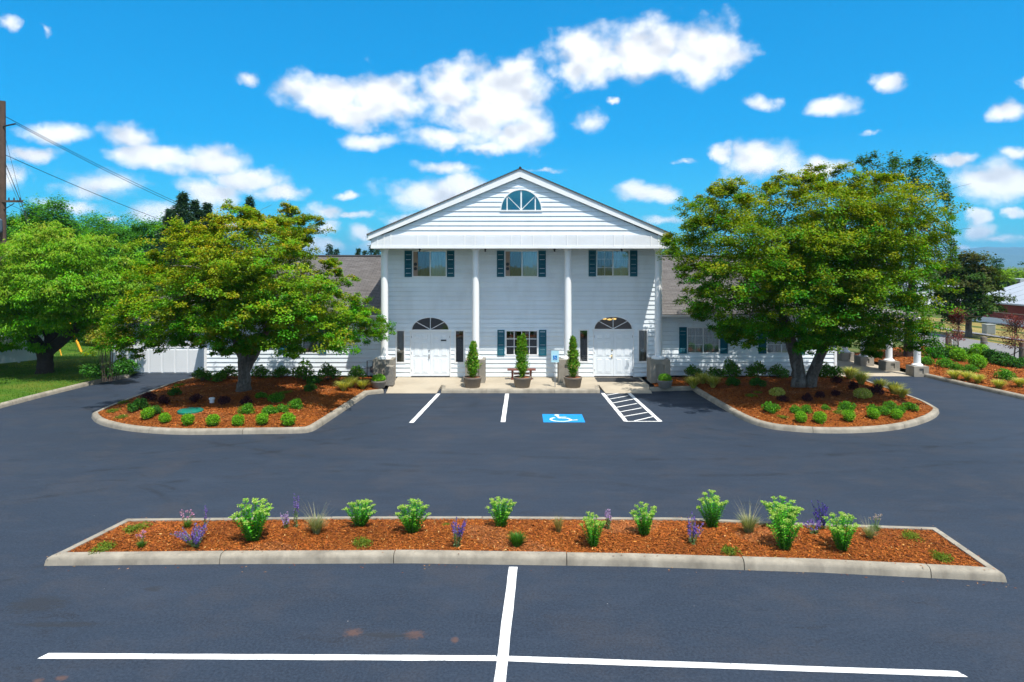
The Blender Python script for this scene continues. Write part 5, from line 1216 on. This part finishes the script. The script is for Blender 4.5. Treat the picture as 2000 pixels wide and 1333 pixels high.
def pads_to_leaves(C, cen, per, R0, R1, flat, L, Wd, cols, gold=None, goldf=.4, up=.9, droop=.22, lo=0, hi=1, jit=.08, hang=0.0, spray=0.0):
    n = len(C); k = per; N = n*k
    R_ = rng.uniform(R0, R1, n)*(EDGE[0] if EDGE[0] is not None and len(EDGE[0]) == n else 1); keepk = None; Rn = R_; R_ = R_.repeat(k); out = unit((C-cen)*np.array([1, 1, .6])); O = out.repeat(k, 0)
    a = rng.uniform(0, 6.283, N); r = np.sqrt(rng.random(N)); th = rng.normal(0, 1, N)
    zz = flat*R_*(np.abs(th)*.55-.25)*(1-.5*r*r)
    off = np.stack([R_*r*np.cos(a), R_*r*np.sin(a), zz-droop*R_*r*r], 1) + O*(rng.uniform(0, 1, N)[:, None]*.25*R_[:, None])
    if spray: off += np.array([0, 0, 1.])*(spray*R_*rng.random(N)**2*1.2)[:, None]
    P = C.repeat(k, 0)+off+rng.normal(0, .03, (N, 3))
    nn = unit(np.array([0, 0, up])+O*.45+rng.normal(0, .42, (N, 3))); T = unit(off*np.array([1, 1, .2])+rng.normal(0, .35, (N, 3))*R_[:, None]+np.array([0, 0, -hang]))
    c = palette(N, cols, None, jit)
    c *= np.exp(rng.normal(0, .18, n)).repeat(k)[:, None]
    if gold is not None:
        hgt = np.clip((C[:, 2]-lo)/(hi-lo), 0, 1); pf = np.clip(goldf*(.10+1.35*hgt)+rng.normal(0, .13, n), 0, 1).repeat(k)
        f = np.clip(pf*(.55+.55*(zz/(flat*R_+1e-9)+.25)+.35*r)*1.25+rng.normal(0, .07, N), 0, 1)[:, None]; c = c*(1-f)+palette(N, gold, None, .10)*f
    return leaf_quads(P, nn, rng.uniform(.75, 1.25, N)*L, rng.uniform(.8, 1.2, N)*Wd, T), c
def limb(a, b, r0, r1, bend=.2, n=6, lift=.15):
    a, b = Vector(a), Vector(b); d = b-a; side = Vector((random.uniform(-1, 1), random.uniform(-1, 1), 0))*d.length*bend*.4
    pts, rad = [], []
    for i in range(n+1):
        t_ = i/n; w = math.sin(t_*math.pi); pts.append(a.lerp(b, t_)+side*w+Vector((0, 0, lift*d.length*w))+Vector((random.uniform(-1, 1), random.uniform(-1, 1), random.uniform(-1, 1)))*.02*d.length*(0 < i < n)); rad.append(r0+(r1-r0)*t_**.8)
    return pts, rad
def tree(name, base, trunks, C, V, col, bark, label, cat='tree', group=None, nl=26, r_l=.07, bare=0):
    root = thing(name, tuple(base), label, cat, group); mb = MB(); b = Vector(base)
    tops = []
    for (path, rad) in trunks:
        P = [Vector(p) for p in path]; Q, Rr = [], []
        for i in range(len(P)-1):
            for k in range(4):
                t_ = k/4; Q.append(P[i].lerp(P[i+1], t_)+Vector((random.uniform(-.02, .02), random.uniform(-.02, .02), 0))); Rr.append(rad[i]+(rad[i+1]-rad[i])*t_)
        Q.append(P[-1]); Rr.append(rad[-1]); Rr = [r*random.uniform(.93, 1.08) for r in Rr]; mb.tube(Q, Rr, 12); tops.append((P, rad))
    idx = rng.choice(len(C), min(nl, len(C)), replace=False)
    for i in idx:
        c = Vector(C[i]); P, rad = min(tops, key=lambda t_: (t_[0][-1]-c).length)
        f = random.uniform(.45, 1); j = len(P)-2; a = P[j].lerp(P[j+1], f)
        pts, rr = limb(a, c, min(rad[-1]*.8, r_l), .012, .25, 6, .10); mb.tube(pts, rr, 6, False)
        for _ in range(3):
            j2 = random.randint(2, 5); e = pts[j2]+Vector((random.gauss(0, .5), random.gauss(0, .5), random.uniform(.1, .6))); p2, r2 = limb(pts[j2], e, rr[j2]*.6, .006, .2, 3, .05); mb.tube(p2, r2, 4, False)
    o = mb.build('trunk', M[bark], None, smooth=True); o.parent = root; o.matrix_parent_inverse = Matrix.Translation(base).inverted()
    o = link(bpy.data.objects.new('crown', quads_mesh('crown', V, M['leaf'], col)), root); o.matrix_parent_inverse = Matrix.Translation(base).inverted()
    return root
def gz_at(key, p): return Vector((p[0], p[1], bz(key, p[0], p[1])-.04))
MG = [(.042, .23, .005), (.070, .29, .006), (.028, .165, .005)]
# outlines are as seen from the lot; the round crowns spread a little more toward the viewer, so the outer flanks are drawn in
def drawn_in(poly, x0, f, side): return [((x0+(x-x0)*f if (x-x0)*side > 0 else x), y) for x, y in poly]
# maple in the left bed
polyL = [(236,650),(252,605),(300,575),(292,530),(322,490),(345,450),(372,430),(405,432),(436,452),(452,425),(470,402),(500,394),(528,418),(545,432),(550,408),(576,398),(602,406),(610,440),(618,470),(634,500),(652,530),(682,545),(694,588),(726,598),(744,638),(737,672),(715,692),(660,690),(600,696),(560,688),(520,686),(480,694),(440,678),(400,688),(370,696),(330,684),(292,704),(272,722),(255,700),(234,688)]
B = gz_at('left', lp(476, 764, .28)); D = B.y-.7
C, cen, lo, hi = clumped(drawn_in(polyL, 480, .98, -1), D, 185, 3.3, 10, .78, .4)
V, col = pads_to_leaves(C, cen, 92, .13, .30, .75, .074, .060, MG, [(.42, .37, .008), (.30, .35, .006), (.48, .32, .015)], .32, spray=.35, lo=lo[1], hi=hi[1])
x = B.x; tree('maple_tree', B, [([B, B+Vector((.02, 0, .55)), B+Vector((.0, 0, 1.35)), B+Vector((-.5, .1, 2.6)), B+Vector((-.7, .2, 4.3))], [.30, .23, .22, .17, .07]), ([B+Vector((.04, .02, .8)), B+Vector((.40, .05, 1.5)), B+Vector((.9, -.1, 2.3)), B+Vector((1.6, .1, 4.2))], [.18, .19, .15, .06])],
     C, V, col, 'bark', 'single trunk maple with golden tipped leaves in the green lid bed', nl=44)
# maple in the right bed
polyR = [(1322,475),(1310,440),(1342,425),(1330,380),(1348,368),(1382,386),(1386,360),(1420,343),(1437,377),(1455,392),(1460,355),(1484,358),(1510,330),(1540,348),(1572,343),(1582,358),(1590,316),(1612,296),(1640,304),(1654,345),(1690,340),(1730,345),(1765,352),(1792,345),(1812,390),(1830,440),(1842,490),(1848,530),(1832,568),(1818,600),(1804,634),(1814,664),(1785,698),(1750,694),(1720,704),(1680,694),(1640,668),(1600,684),(1540,688),(1480,683),(1440,680),(1418,666),(1390,640),(1352,602),(1340,560),(1332,520),(1310,500)]
B = gz_at('right', lp(1570, 756, .28)); D = B.y-1.5
C, cen, lo, hi = clumped(drawn_in(drawn_in(polyR, 1570, .87, 1), 1570, 1.04, -1), D, 270, 3.2, 11, .78, .42)
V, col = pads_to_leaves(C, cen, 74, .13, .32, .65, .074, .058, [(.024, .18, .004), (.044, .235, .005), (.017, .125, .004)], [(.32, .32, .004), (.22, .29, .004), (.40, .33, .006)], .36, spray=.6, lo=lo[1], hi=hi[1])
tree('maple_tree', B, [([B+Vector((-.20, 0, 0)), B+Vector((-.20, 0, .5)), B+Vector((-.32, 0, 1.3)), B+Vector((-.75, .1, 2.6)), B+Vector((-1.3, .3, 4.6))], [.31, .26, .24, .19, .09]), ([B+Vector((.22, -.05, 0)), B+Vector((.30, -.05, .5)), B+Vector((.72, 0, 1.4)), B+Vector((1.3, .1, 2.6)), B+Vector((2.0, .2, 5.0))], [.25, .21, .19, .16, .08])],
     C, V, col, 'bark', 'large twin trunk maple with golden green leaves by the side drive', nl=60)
# darker tree behind it with long upright shoots
polyB = [(1655,335),(1690,300),(1725,306),(1760,318),(1800,300),(1826,322),(1846,365),(1858,420),(1868,475),(1872,530),(1862,570),(1830,590),(1780,600),(1700,590),(1655,520)]
B = Vector((21.2, 36.5, .1)); D = 36.5
C, cen, lo, hi = crown_points(drawn_in(polyB, 1740, .90, 1), D, 260, 2.0)
V, col = pads_to_leaves(C, cen, 70, .16, .36, .8, .13, .085, [(.035, .12, .015), (.05, .16, .018), (.08, .13, .03)], None, spray=2.4, jit=.2)
tree('street_tree', B, [([B, B+Vector((0, 0, 1.8)), B+Vector((.2, 0, 4.5)), B+Vector((.3, .2, 9))], [.26, .20, .15, .04])], C, V, col, 'bark_dark', 'dark leaved tall tree rising behind the twin trunk maple', nl=60, r_l=.06)
# cherry on the lawn
polyC = [(-170,520),(-130,480),(-60,468),(0,463),(58,450),(110,438),(160,436),(212,450),(252,453),(292,478),(304,520),(312,560),(292,602),(270,632),(238,642),(200,640),(165,650),(135,662),(128,682),(100,688),(60,676),(40,692),(8,694),(-60,690),(-150,640)]
B = gz_at('lawn', lp(88, 729, .2)); D = B.y+.6
C, cen, lo, hi = clumped(polyC, D, 150, 3.6, 9, .8, .4)
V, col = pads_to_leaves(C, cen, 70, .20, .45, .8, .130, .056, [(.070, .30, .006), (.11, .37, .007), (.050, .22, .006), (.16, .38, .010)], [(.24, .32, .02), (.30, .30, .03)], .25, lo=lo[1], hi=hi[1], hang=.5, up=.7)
tree('cherry_tree', B, [([B, B+Vector((0, 0, .3)), B+Vector((0, 0, .9)), B+Vector((.05, 0, 1.25))], [.40, .33, .33, .42]), ([B+Vector((.15, 0, 1.05)), B+Vector((1.0, .2, 1.8)), B+Vector((2.4, .2, 3.2))], [.26, .20, .08]), ([B+Vector((-.1, 0, 1.05)), B+Vector((-.7, -.2, 2.0)), B+Vector((-1.8, 0, 3.6))], [.28, .20, .08]), ([B+Vector((0, .1, 1.1)), B+Vector((.2, .6, 2.4)), B+Vector((.2, 1.2, 4.2))], [.25, .18, .07])],
     C, V, col, 'bark_dark', 'broad green cherry tree with stout dark trunk on the lawn', nl=50)
# leggy shrub at the end of the lawn kerb
B = Vector((G(212, 742, .2).x, G(212, 742, .2).y, .15)); root = thing('tall_shrub', tuple(B), 'leggy shrub with golden top and bare stems beside the garage drive', 'shrub')
st = []
for i in range(26):
    a = random.uniform(0, 6.28); r = random.uniform(.1, .6); st.append([(r*.6*math.cos(a), r*.6*math.sin(a), 0), (r*.8*math.cos(a), r*.8*math.sin(a), .9), (r*1.1*math.cos(a), r*1.1*math.sin(a), 1.9)])
link(bpy.data.objects.new('stem', stems_mesh('stem', st, (.014, .007), 'twig')), root)
lob = [(.75*math.cos(a)*random.uniform(.2, 1), .75*math.sin(a)*random.uniform(.2, 1), random.uniform(1.5, 2.3), .42, .30) for a in np.linspace(0, 6, 14)]
link(bpy.data.objects.new('foliage', shrub_mesh('foliage', lob, 5200, .085, .05, [(.33, .28, .03), (.22, .25, .02), (.12, .22, .02)], shell=.3)), root)
lob = [(random.uniform(-.7, .9), random.uniform(-.4, .4), random.uniform(.25, .7), .36, .28) for a in range(9)]
link(bpy.data.objects.new('low_foliage', shrub_mesh('low_foliage', lob, 2600, .10, .06, [(.05, .19, .02), (.08, .25, .03), (.03, .10, .015)], shell=.3)), root)
# hedge trees behind the lawn, far trees
def bushy(name, px, py0, py1, wpx, D, cols, label, group, per=150, n=60, L=.16, Wd=.10, gold=None, bark='bark_dark', basez=0, spray=.3):
    x, z1 = XZ(px, py0, D); _, z0 = XZ(px, py1, D); w = wpx*D/F/2
    h = (z1-z0)/2; zc = (z0+z1)/2; u = unit(rng.normal(size=(n, 3)))*(rng.random((n, 1))**.35); C = u*np.array([w, w*.9, h])+np.array([x, D, zc])
    C[:, 2] += .12*h*np.sin(C[:, 0]*1.9); k = 1.0*max(w, h)*.26
    V, col = pads_to_leaves(C, np.array([x, D, zc-h*.2]), per, k*.7, k*1.25, .7, L, Wd, cols, gold, .3, lo=z0, hi=z1, spray=spray)
    B = Vector((x, D, basez)); return tree(name, B, [([B, B+Vector((0, 0, max(.5, z0-basez))), B+Vector((.1, 0, zc-basez)), B+Vector((0, .1, z1-basez-.2*h))], [.16+h*.03, .12+h*.03, .08+h*.02, .02])], C, V, col, bark, label, 'tree', group, nl=14, r_l=.05)
DG = [(.022, .075, .014), (.035, .10, .016), (.05, .13, .02)]
for i, (px, py0, py1, w, D_) in enumerate([(150, 560, 700, 170, 46), (250, 560, 690, 170, 44), (40, 540, 690, 190, 48), (330, 540, 690, 150, 45)]):
    bushy('hedge_tree', px, py0, py1, w, D_, DG, ('dense dark hedge tree directly behind the cherry trunk', 'dense dark hedge tree behind the yellow guy guards', 'dense dark hedge tree behind the white panel fence', 'dense dark hedge tree behind the garage roof')[i], 'hedge trees behind the lawn', 260, 90)
for i, (px, py0, py1, w, D_) in enumerate([(25, 432, 560, 70, 62), (70, 412, 560, 46, 60), (115, 405, 560, 50, 58), (195, 440, 560, 90, 64), (250, 445, 560, 70, 66), (290, 440, 560, 80, 60), (-20, 440, 560, 80, 62), (165, 432, 560, 80, 68), (232, 434, 560, 90, 70), (325, 436, 560, 70, 62)]):
    bushy('poplar_tree', px, py0, py1, w, D_, [(.075, .26, .02), (.10, .31, .025), (.055, .19, .02)], ('slender tree right behind the utility pole wires', 'narrow pointed tree beside the utility pole, shorter of a pair', 'narrow pointed tree with ragged top, taller of a pair', 'loose green tree showing over the middle of the cherry', 'loose green tree between the cherry and the spruces', 'pale green tree touching the spruces', 'green tree standing past the utility pole', 'rounded far tree just beyond the pair of pointed trees', 'rounded far tree over the cherry crown, widest of its row', 'green tree half hidden by the spruces')[i], 'background trees above the cherry', 260, 70, .20, .13, spray=.7)
for i, (px, py0, py1, w, D_) in enumerate([(1945, 525, 590, 70, 100), (1985, 530, 590, 70, 105), (2030, 525, 590, 80, 104), (1900, 530, 600, 60, 110), (1870, 520, 600, 60, 115)]):
    bushy('far_tree', px, py0, py1, w, D_, [(.16, .30, .02), (.20, .34, .02), (.10, .22, .015)] if px > 1935 else DG, 'sunlit yellow green tree behind the red walled building' if px > 1935 else 'dark tree beyond the white walled sheds', 'sunlit trees behind the red building' if px > 1935 else 'dark trees behind the sheds', 130, 46, .30, .2, basez=-1.2)
for (px, py0, w, D_) in [(1945, 512, 40, 150), (2005, 515, 60, 160)]:
    bushy('far_tree', px, py0, 580, w, D_, DG, 'dark far tree crown against the blue mountain', 'dark trees below the mountain', 110, 40, .4, .25, basez=-1.2)
def conifer(px, py0, D_, w, label, group, basez=0, cols=((.018, .055, .030), (.03, .075, .038), (.045, .095, .045)), per=16, lay=None):
    x, zt = XZ(px, py0, D_); hgt = zt-basez; w = w*D_/F/2; P, Nn, T = [], [], []; lay = lay or int(hgt*3.4); st = []
    for i in range(lay):
        f = (i+.5)/lay; z = basez+hgt*(.12+.88*f); rr = min(2.6, w*(1-f)**1.0)*random.uniform(.55, 1.25)+.03
        for b_ in range(random.randint(6, 9)):
            a = random.uniform(0, 6.28); r = rr*random.uniform(.65, 1.15); d = np.array([math.cos(a), math.sin(a), 0]); m_ = per
            t_ = rng.random(m_)**.7; p = np.array([x, D_, z])+d*(t_*r)[:, None]+np.array([0, 0, 1.])*(.12*r*t_-.45*r*t_*t_)[:, None]+rng.normal(0, .04+.015*w, (m_, 3))
            P.append(p); T.append(np.tile(d+np.array([0, 0, -.3]), (m_, 1))+rng.normal(0, .4, (m_, 3))); st.append([(x, D_, z), (x+d[0]*r*.8, D_+d[1]*r*.8, z-.2*r)])
    P = np.concatenate(P); T = np.concatenate(T); n = len(P)
    V = leaf_quads(P, rng.normal(0, .5, (n, 3))+np.array([0, 0, .8]), rng.uniform(.18, .40, n), rng.uniform(.06, .11, n), T); col = palette(n, cols)
    root = thing('conifer_tree', (x, D_, basez), label, 'conifer', group); mb = MB(); mb.tube([(0, 0, 0), (0, 0, hgt*.5), (0, 0, hgt)], [.05+hgt*.016, .03+hgt*.010, .02], 8)
    cp(mb, 'trunk', 'bark_dark', root); me = quads_mesh('crown', V-np.array([x, D_, basez]), M['leaf'], col); link(bpy.data.objects.new('crown', me), root)
for i_, (px, py0, w, D_) in enumerate([(357, 380, 250, 56), (381, 394, 180, 57), (405, 399, 180, 58), (334, 412, 220, 55), (425, 425, 160, 56)]): conifer(px, py0, D_, w, ('tallest dark spruce behind the single trunk maple', 'second tallest dark spruce behind the single trunk maple', 'middle sized dark spruce behind the single trunk maple', 'short dark spruce nearest the cherry tree', 'shortest dark spruce behind the single trunk maple')[i_], 'spruces behind the single trunk maple', per=46)
for (px, py0, w, D_) in [(488, 386, 170, 62), (566, 402, 150, 64)]: conifer(px, py0, D_, w, 'taller spruce tip poking over the single trunk maple' if px < 500 else 'lower spruce tip poking over the single trunk maple', 'spruce tips over the single trunk maple', per=24)
for i_, (px, py0, w, D_) in enumerate([(643, 478, 100, 85), (657, 487, 80, 88), (700, 486, 90, 86), (712, 490, 80, 90), (726, 480, 110, 84), (738, 483, 100, 87)]): conifer(px, py0, D_, w, 'far conifer tip above the wing roof, '+ORD[5-i_]+' from the portico', 'conifers beyond the wing roof', per=14)
bushy('far_tree', 1308, 476, 560, 60, 60, [(.12, .26, .02), (.16, .30, .02)], 'bright green tree top between portico and twin trunk maple', None, 200, 40, .2, .13)
# maple across the street, two young red leaved trees
bushy('maple_tree', 1892, 503, 632, 124, 50, [(.032, .10, .012), (.045, .13, .014), (.022, .07, .010)], 'round maple with bronze tipped leaves across the street', None, 260, 100, .17, .14, [(.075, .085, .02), (.10, .075, .022)], 'bark', -.1, .2)
for (px, py0, py1, pb, D_, lab) in [(1871, 612, 664, 703, 36.5, 'young red leaved tree beside the fence post with pale guide board'), (1982, 628, 682, 720, 33.6, 'young red leaved tree standing among the hedge shrubs')]:
    x, z1 = XZ(px, py0, D_); _, z0 = XZ(px, py1, D_); n = 26; B = Vector((x, D_, bz('far', x, D_)-.03)); f = rng.random(n); C = np.stack([x+rng.normal(0, .22, n)*(1.2-f*.8), D_+rng.normal(0, .22, n)*(1.2-f*.8), z0+(z1-z0)*f], 1)
    V, col = pads_to_leaves(C, np.array([x, D_, z0]), 60, .18, .36, .7, .085, .055, [(.17, .035, .035), (.24, .06, .05), (.10, .022, .028)], spray=.8); tree('red_leaved_tree', B, [([B, B+Vector((0, 0, z0-B.z)), B+Vector((.03, 0, z1-B.z))], [.035, .03, .01])], C, V, col, 'twig', lab, 'tree', None, nl=16, r_l=.02)

# ------------------------------------------------------------------ rope fence, pole, wires, far buildings
posts = [(24.95, 39.0), (25.1, 36.3), (25.0, 33.4), (25.3, 30.4)]
for i, (x, y) in enumerate(posts):
    z = bz('far', x, y)-.03; pt = thing('fence_post', (x, y, z), 'weathered round timber post, '+ORD[i]+' from the street end of the rope fence', 'fence post', 'posts of the rope fence')
    cp(MB().lathe([(.16, -.1), (.165, .5), (.155, 1.16), (.14, 1.20), (.05, 1.215)], (0, 0, 0), 18), 'shaft', 'post', pt, smooth=True); cp(MB().lathe([(.166, 0), (.17, .02), (.166, .04)], (0, 0, .92), 18), 'rope_collar', 'metal', pt)
for (a, b_) in zip(posts[:-1], posts[1:]):
    za, zb = bz('far', *a)+.92, bz('far', *b_)+.92; k = 14; pts = [(a[0]+(b_[0]-a[0])*i/k, a[1]+(b_[1]-a[1])*i/k, za+(zb-za)*i/k-.55*(1-(2*i/k-1)**2)) for i in range(k+1)]
    o = MB().tube(pts, .024, 6).build('rope', M['guide'], None, smooth=True); tag(o, 'sagging grey rope strung between two timber posts', 'rope', 'ropes of the fence')
gb = thing('guide_board', (24.2, 37.2, bz('far', 24.2, 37.2)), 'small pale board standing near the first rope fence post', 'board')
cp(MB().box(-.14, .14, -.02, .02, .25, .95), 'panel', 'guide', gb, bevel=.01); cp(MB().box(-.02, .02, .022, .05, -.1, .9), 'stake', 'post', gb)
# white panel fence at the lawn edge
f0, f1 = Vector((-27.4, 31.2, 0)), Vector((-24.35, 35.4, 0)); d = (f1-f0); L_ = d.length; ang = math.atan2(d.y, d.x)
fe = thing('panel_fence', (f0.x, f0.y, .12), 'white vertical panel fence at the edge of the lawn', 'fence', None, ang)
k = 5
for i in range(k):
    a, b_ = L_*i/k, L_*(i+1)/k
    pn = cp(MB().box(a+.05, b_-.05, -.02, .02, .14, 1.66), 'panel', 'fence', fe)
    for q_ in range(5): cp(MB().box(a+.06+(b_-a-.12)*q_/5+.006, a+.06+(b_-a-.12)*(q_+1)/5-.006, -.034, -.0205, .16, 1.62), 'board', 'fence', pn)
for i in range(k+1): cp(MB().box(L_*i/k-.05, L_*i/k+.05, -.05, .05, -.1, 1.75), 'post', 'fence', fe)
# utility pole
PXp, PY = -29.85, 40.0
def pz(py): return H-(py-HZ)*PY/F
po = thing('utility_pole', (PXp, PY, 0), 'tall brown timber utility pole with two crossarms', 'utility pole')
cp(MB().tube([(0, 0, 0), (0, 0, 6), (0, 0, pz(198))], [.21, .185, .15], 14), 'shaft', 'pole', po, smooth=True)
cp(MB().box(-.9, 1.25, -.17, -.06, pz(396), pz(396)+.12), 'crossarm', 'pole', po); cp(MB().tube([(.12, -.12, pz(248)), (.85, -.12, pz(243))], .045, 8), 'crossarm', 'dark', po)
cp(MB().tube([(.05, -.1, pz(412)), (.75, -.11, pz(398))], .025, 6), 'brace', 'dark', po)
for x_ in (.45, .75, 1.1): cp(MB().lathe([(.03, 0), (.05, .04), (.03, .09), (.045, .13), (.02, .16)], (x_, -.115, pz(396)+.12), 10), 'insulator', 'dark', po)
cp(MB().lathe([(.16, 0), (.18, .1), (.18, .7), (.12, .8)], (.05, -.38, pz(455)), 14), 'transformer', 'bluegrey', po)
def wire(a, b_, sag, r, label, group=None):
    a, b_ = Vector(a), Vector(b_); k = 24; pts = [a.lerp(b_, i/k)-Vector((0, 0, sag*(1-(2*i/k-1)**2))) for i in range(k+1)]
    o = MB().tube(pts, r, 5).build('power_wire', M['cable'], None, smooth=True); tag(o, label, 'wire', group); return o
def at(px, py, D_): x, z = XZ(px, py, D_); return (x, D_, z)
wire((PXp+.15, PY, pz(228)), at(560, 472, 95), .9, .019, 'thick cable falling from the pole top to the spruces', 'twin cables from the pole top')
wire((PXp+.85, PY-.12, pz(243)), at(560, 476, 95), .9, .019, 'thick cable falling from the pole top to the spruces', 'twin cables from the pole top')
wire((PXp+.15, PY, pz(303)), at(520, 490, 90), .7, .019, 'single cable leaving the pole below its upper arm')
wire((PXp+1.1, PY-.1, pz(394)), at(300, 470, 80), .4, .011, 'thin wire from the lower crossarm passing over the cherry', 'thin wires from the lower crossarm'); wire((PXp+.45, PY-.1, pz(400)), at(240, 468, 80), .4, .011, 'thin wire from the lower crossarm passing over the cherry', 'thin wires from the lower crossarm')
for i, (px, py, zz) in enumerate([(121, 699, 250), (158, 691, 285), (160, 692, 268), (161, 691, 262)]):
    q = G(px, py, .1); q = Vector((q.x, q.y, .1)); top = Vector((PXp, PY, pz(zz+20*i))); dirv = (top-q).normalized()
    gw_ = thing('guy_wire', tuple(q), 'guy wire with yellow guard anchored alone nearest the cherry trunk' if i == 0 else 'guy wire with yellow guard in the bundle anchored in the grass', 'guy wire', None if i == 0 else 'bundled guy wires')
    o = MB().tube([q, top], .010, 5).build('cable', M['cable'], None); o.parent = gw_; o.matrix_parent_inverse = Matrix.Translation(q).inverted()
    o = MB().tube([q, q+dirv*(1.5 if i == 0 else 2.2)], .045 if i else .03, 8).build('guard', M['yellow'], None); o.parent = gw_; o.matrix_parent_inverse = Matrix.Translation(q).inverted()

# red walled building and white sheds across the street
def box_building(name, loc, label, parts):
    r_ = thing(name, loc, label, 'building')
    for (nm, mb, mat) in parts: cp(mb, nm, mat, r_)
    return r_
zb = -1.26
mb_r = MB().add([(-.5, 0-.6, 2.28), (-.5, 8.4, 2.28), (7, 8.4, 4.6), (7, -18.6, 4.6), (-.5, -18.6, 2.28), (-.5, -.6, 2.38), (-.5, 8.4, 2.38), (7, 8.4, 4.72), (7, -18.6, 4.72), (-.5, -18.6, 2.38)], [(0, 1, 2, 3, 4), (5, 9, 8, 7, 6), (0, 4, 9, 5), (1, 0, 5, 6), (1, 6, 7, 2)])
rb_ = box_building('red_building', (53.5, 71.5, zb), 'low red walled building with white base and grey metal roof', [('base_wall', MB().box(0, 12, -18, 8, -.2, .62), 'fence'), ('wall', MB().box(.06, 12, -17.9, 7.9, .62, 2.25), 'redwall'), ('roof', mb_r, 'metalroof'), ('trim_band', MB().box(.02, .058, -17.9, 7.9, 1.22, 1.30), 'tan'), ('gutter', MB().box(-.56, -.44, -18.6, 8.4, 2.22, 2.34), 'metalroof'), ('downpipe', MB().tube([(-.45, -2.3, 2.25), (-.06, -2.6, 2.0), (-.06, -2.6, 0)], .06, 8), 'tan')])
for k in range(14):
    y_ = -18+k*1.9; cp(MB().add([(-.5, y_, 2.385), (-.5, y_+.05, 2.385), (7, y_+.05, 4.725), (7, y_, 4.725), (-.5, y_, 2.42), (-.5, y_+.05, 2.42), (7, y_+.05, 4.76), (7, y_, 4.76)], [(4, 5, 6, 7), (0, 4, 7, 3), (1, 2, 6, 5), (0, 1, 5, 4)]), 'roof_seam', 'metalroof', rb_)
box_building('parapet_building', (75, 98, zb), 'flat roofed building with pale parapet behind the red one', [('wall', MB().box(-2, 16, 0, 10, 0, 4.0), 'redwall'), ('parapet', MB().box(-2.1, 16.1, -.1, 10.1, 4.0, 4.5), 'metalroof')])
box_building('white_shed', (66, 104, zb), 'pale blue white shed seen between the maple trunks across the street', [('wall', MB().box(-5, 6, 0, 8, 0, 3.2), 'fence'), ('door', MB().box(-2.2, .4, -.06, -.01, 0, 2.6), 'metalroof'), ('roof', MB().add([(-5.3, -.3, 3.2), (6.3, -.3, 3.2), (6.3, 4, 4.2), (-5.3, 4, 4.2), (-5.3, 8.3, 3.2), (6.3, 8.3, 3.2)], [(0, 1, 2, 3), (3, 2, 5, 4), (0, 3, 4), (1, 5, 2)]), 'metalroof')])
# parked car far behind, electrical cabinet
car = thing('parked_car', (57.5, 88, zb), 'dark parked car in front of the pale shed', 'car')
prof = [(-2.1, .35), (-2.15, .75), (-1.5, .92), (-.9, 1.38), (.7, 1.40), (1.3, .95), (2.05, .80), (2.1, .35)]
mb = MB(); nn_ = len(prof); mb.add([(x_, y_, z_) for y_ in (-.85, .85) for x_, z_ in prof], [tuple(range(nn_)), tuple(range(2*nn_-1, nn_-1, -1))]+[(i, (i+1) % nn_, nn_+(i+1) % nn_, nn_+i) for i in range(nn_)]); cp(mb, 'body', 'bluegrey', car, bevel=.06)
cp(MB().add([(-.85, -.86, .98), (1.1, -.86, .98), (.62, -.86, 1.33), (-.72, -.86, 1.33)], [(0, 1, 2, 3)]), 'side_window', 'dark', car)
for x_ in (-1.35, 1.3):
    for y_ in (-.78, .78): cp(MB().tube([(x_, y_-.1, .32), (x_, y_+.1, .32)], .32, 16), 'wheel', 'dark', car)
q = Vector((XZ(1931, 640, 55)[0], 55, ground_z(38.4, 55))); eb = thing('electrical_cabinet', tuple(q), 'squat grey electrical cabinet on the dry grass', 'cabinet'); cp(MB().box(-.35, .35, -.3, .3, 0, .75), 'case', 'guide', eb, bevel=.02); cp(MB().box(-.30, .30, -.315, -.301, .08, .66), 'door', 'metal', eb); cp(MB().box(-.38, .38, -.33, .33, .751, .80), 'lid', 'guide', eb)

# ------------------------------------------------------------------ mountains and air
def ridge(x): 
    f = min(1, max(0, (x-1500)/2200)); f = f*f*(3-2*f)
    return f*(166+13*math.sin(x*.0115-1.2)+7*math.sin(x*.027)+4*math.sin(x*.06)+10*math.sin(x*.003))
mb = MB(); nx_, ny_ = 220, 14
for j in range(ny_+1):
    for i in range(nx_+1):
        x_ = 800+i*45; y_ = 4700+j*260; f = math.sin(min(1, j/9)*math.pi/2); mb.v.append((x_, y_, -2+ridge(x_)*f*(1+.10*math.sin(x_*.004+j*1.3))*(1 if j < 10 else 1-(j-9)*.18)))
for j in range(ny_):
    for i in range(nx_): a = j*(nx_+1)+i; mb.f.append((a, a+1, a+2+nx_, a+1+nx_))
structure(mb.build('mountains', M['mountain'], smooth=True), 'hazy blue forested mountain ridge on the horizon', 'mountains')
m, t, out = material('air'); pv = t.new('ShaderNodeVolumePrincipled'); pv.inputs['Color'].default_value = (.30, .66, 1, 1); pv.inputs['Density'].default_value = .00015; pv.inputs['Anisotropy'].default_value = .2; t.l.new(pv.outputs[0], out.inputs['Volume'])
hz = MB().box(-12500, 12500, -12500, 12500, -3.5, 225).build('haze', m); tag(hz, 'thin pale blue air softening the far mountain', 'haze', kind='stuff')
